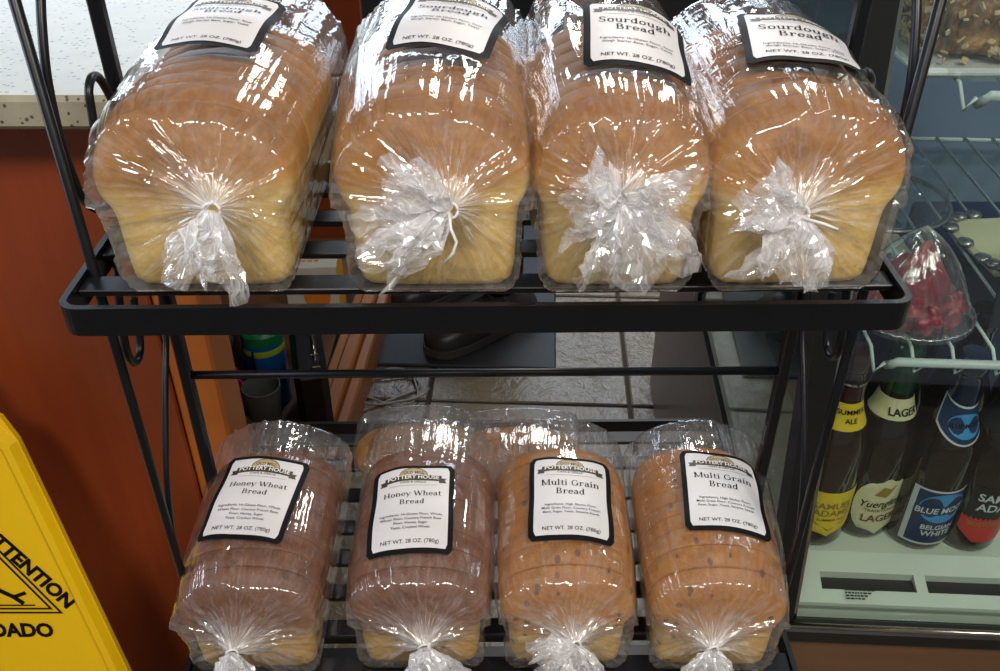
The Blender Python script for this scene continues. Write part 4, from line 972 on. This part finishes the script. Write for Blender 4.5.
for t in np.linspace(0, 1, m):
    r = .066 * t ** (.9); wr = .0022 * ridges(th, t, [(23, 1, 2, 1, 3), (37, 2, 1, .8, 3), (15, 4, -2, 1, 3)]) * (1 - t * .4)
    rr = r * (1 + .10 * np.cos(2 * th) * (1 - t)) + wr * t; z = .006 + .096 * (1 - t) ** 1.15 + .016 * math.sin(PI * t) + wr * .6
    R.append(np.stack([rr * np.cos(th), rr * np.sin(th) + .008 * (1 - t), z + 0 * th], 1)); G.append(np.full(n, .12 + .5 * max(0, 1 - t * 3))); U.append(np.stack([th / (2 * PI), np.full(n, t), np.full(n, 1.)], 1))
grid_obj('cling_wrap', np.stack(R), n, m, M['wrap'], pl, True, np.stack(U), np.stack(G))
# clear lidded dish behind it
ds = empty('lidded_dish', cw(.125, .345, ZS)); prop(ds, 'clear round dish with foil rim on the wire shelf behind the plate', 'dish')
MB().lathe([(0, .001), (.050, .001), (.066, .014), (.078, .018), (.078, .020), (.064, .016), (.048, .003), (0, .003)], 48).build('dish', M['clearplastic'], ds, True)
MB().lathe([(.076, .020), (.070, .040), (.055, .058), (.03, .066), (0, .068)], 48).build('dome_lid', M['clearplastic'], ds, True)
MB().tube([(.078 * math.cos(a), .078 * math.sin(a), .019) for a in np.linspace(0, 2 * PI, 80)], .0022, 6).build('foil_rim', M['plate'], ds, True)
# scalloped tray
ty = empty('scalloped_tray', cw(.262, .27, ZS), .1); prop(ty, 'beige scalloped tray on the wire shelf behind the chalk sign', 'tray')
MB().box((0, 0, .006), (.13, .11, .010), .004).build('tray_base', M['cream'], ty)
for k in range(22):
    a = 2 * PI * k / 22; x = .068 * math.copysign(abs(math.cos(a)) ** .45, math.cos(a)); y = .058 * math.copysign(abs(math.sin(a)) ** .45, math.sin(a))
    MB().lathe([(0, .010), (.006, .009), (.009, .012), (.008, .015), (0, .0165)], 8, (x, y, 0)).build('scallop', M['plate'], ty, True)
# chalk sign
sgn2 = empty('chalk_sign', cw(.187, .112, ZS), math.radians(-4)); prop(sgn2, 'small black chalk board sign with white hand-drawn border in the case', 'sign')
SR = Matrix.Rotation(math.radians(-12), 4, 'X')
MB().box((.045, .014, .062), (.13, .004, .118), .001, m=SR).build('board', M['board'], sgn2)
pts = [(-.012, .012), (-.0135, .03), (-.011, .06), (-.0135, .09), (-.012, .108), (.05, .110), (.10, .108), (.101, .06), (.10, .012), (.05, .011), (-.012, .012)]
out = []
for a, b in zip(pts[:-1], pts[1:]):
    for t in np.linspace(0, 1, 5)[:-1]: out.append((a[0] + (b[0] - a[0]) * t, a[1] + (b[1] - a[1]) * t))
Mt = Matrix.Translation((.045, .014, .062)) @ SR
MB().tube([(Mt @ Vector((x - .045, -.0025, z - .062)))[:] for x, z in out], .0013, 5).build('chalk_border', M['chalk'], sgn2, True)
# wrapped cake on the upper wire shelf
ck = empty('wrapped_cake', cw(.170, .225, .984)); prop(ck, 'brown crumb cake with pale flakes wrapped in plastic on the upper case shelf', 'cake')
MB().box((.02, .02, .004), (.27, .17, .008), .003).build('cake_board', M['white'], ck)
V, F = blob((0, 0, 0), (1, 1, 1), 77, 26, .0)
rg = np.random.default_rng(8); ks = rg.normal(size=(14, 3)) * 7; ph = rg.uniform(0, 6, 14); V2 = []
for v in V:
    q = np.array([math.copysign(abs(c) ** .45, c) for c in v]); k = 1 + .10 * float(np.mean(np.sin(ks @ q * 1.6 + ph)) * 3)
    V2.append((.02 + .120 * q[0] * k, .02 + .075 * q[1] * k, max(.008, .046 + .040 * q[2] * k)))
MB().add(V2, F).build('cake_body', M['cake'], ck, True)
fl = MB()
for k in range(700):
    f_ = rg.integers(0, 3); x = rg.uniform(-.10, .14)
    if f_ == 0: p_ = (x, -.055 - rg.uniform(0, .004), rg.uniform(.012, .080))
    elif f_ == 1: p_ = (x, rg.uniform(-.05, .09), .086)
    else: p_ = (-.100 - rg.uniform(0, .003), rg.uniform(-.05, .09), rg.uniform(.012, .08))
    fl.box(p_, (rg.uniform(.004, .009), rg.uniform(.003, .007), .0018), .0008, m=Matrix.Rotation(rg.uniform(0, 6), 4, Vector(rg.normal(size=3)).normalized()))
o_ = fl.build('flakes', M['flake'], ck); o_['kind'] = 'stuff'
n, m = 160, 40; th = np.linspace(0, 2 * PI, n, endpoint=False); R = []; G = []; U = []
sq = lambda t: (np.sign(np.cos(t)) * np.abs(np.cos(t)) ** .35, np.sign(np.sin(t)) * np.abs(np.sin(t)) ** .35)
ex, ey = sq(th)
for t in np.linspace(0, 1, m):
    k = min(1, t / .55); wr = .0035 * ridges(th, t, [(17, 1, 3, 1, 3), (29, 2, -4, .8, 3), (41, 3, 2, .6, 3)]); h = .104 if t < .55 else .104 - (.102) * ((t - .55) / .45)
    R.append(np.stack([.02 + (.128 + .006 * t + wr) * ex * k, .02 + (.083 + .004 * t + wr) * ey * k, h + wr * (1 if t < .55 else .2) + .004 * np.sin(7 * th + 5 * t)], 1)); G.append(np.full(n, .15)); U.append(np.stack([th / (2 * PI), np.full(n, t), np.full(n, 2.)], 1))
grid_obj('cling_wrap', np.stack(R), n, m, M['wrap'], ck, True, np.stack(U), np.stack(G))
# navy cartons on the case deck behind the bottles
for k, (x, w, h, lb_) in enumerate(((.14, .13, .20, 'navy drink carton with cream band, left of two on the case deck'), (.30, .15, .215, 'navy drink carton with cream band, right of two on the case deck'))):
    e = empty('drink_carton', cw(x, .40, .5005), 0); prop(e, lb_, 'carton', 'cartons on the case deck')
    MB().box((0, 0, h / 2), (w, .16, h), .003).build('carton_body', M['navy'], e); MB().box((.01, -.01, h + .0006), (w * .6, .05, .0012)).build('band', M['cream'], e)
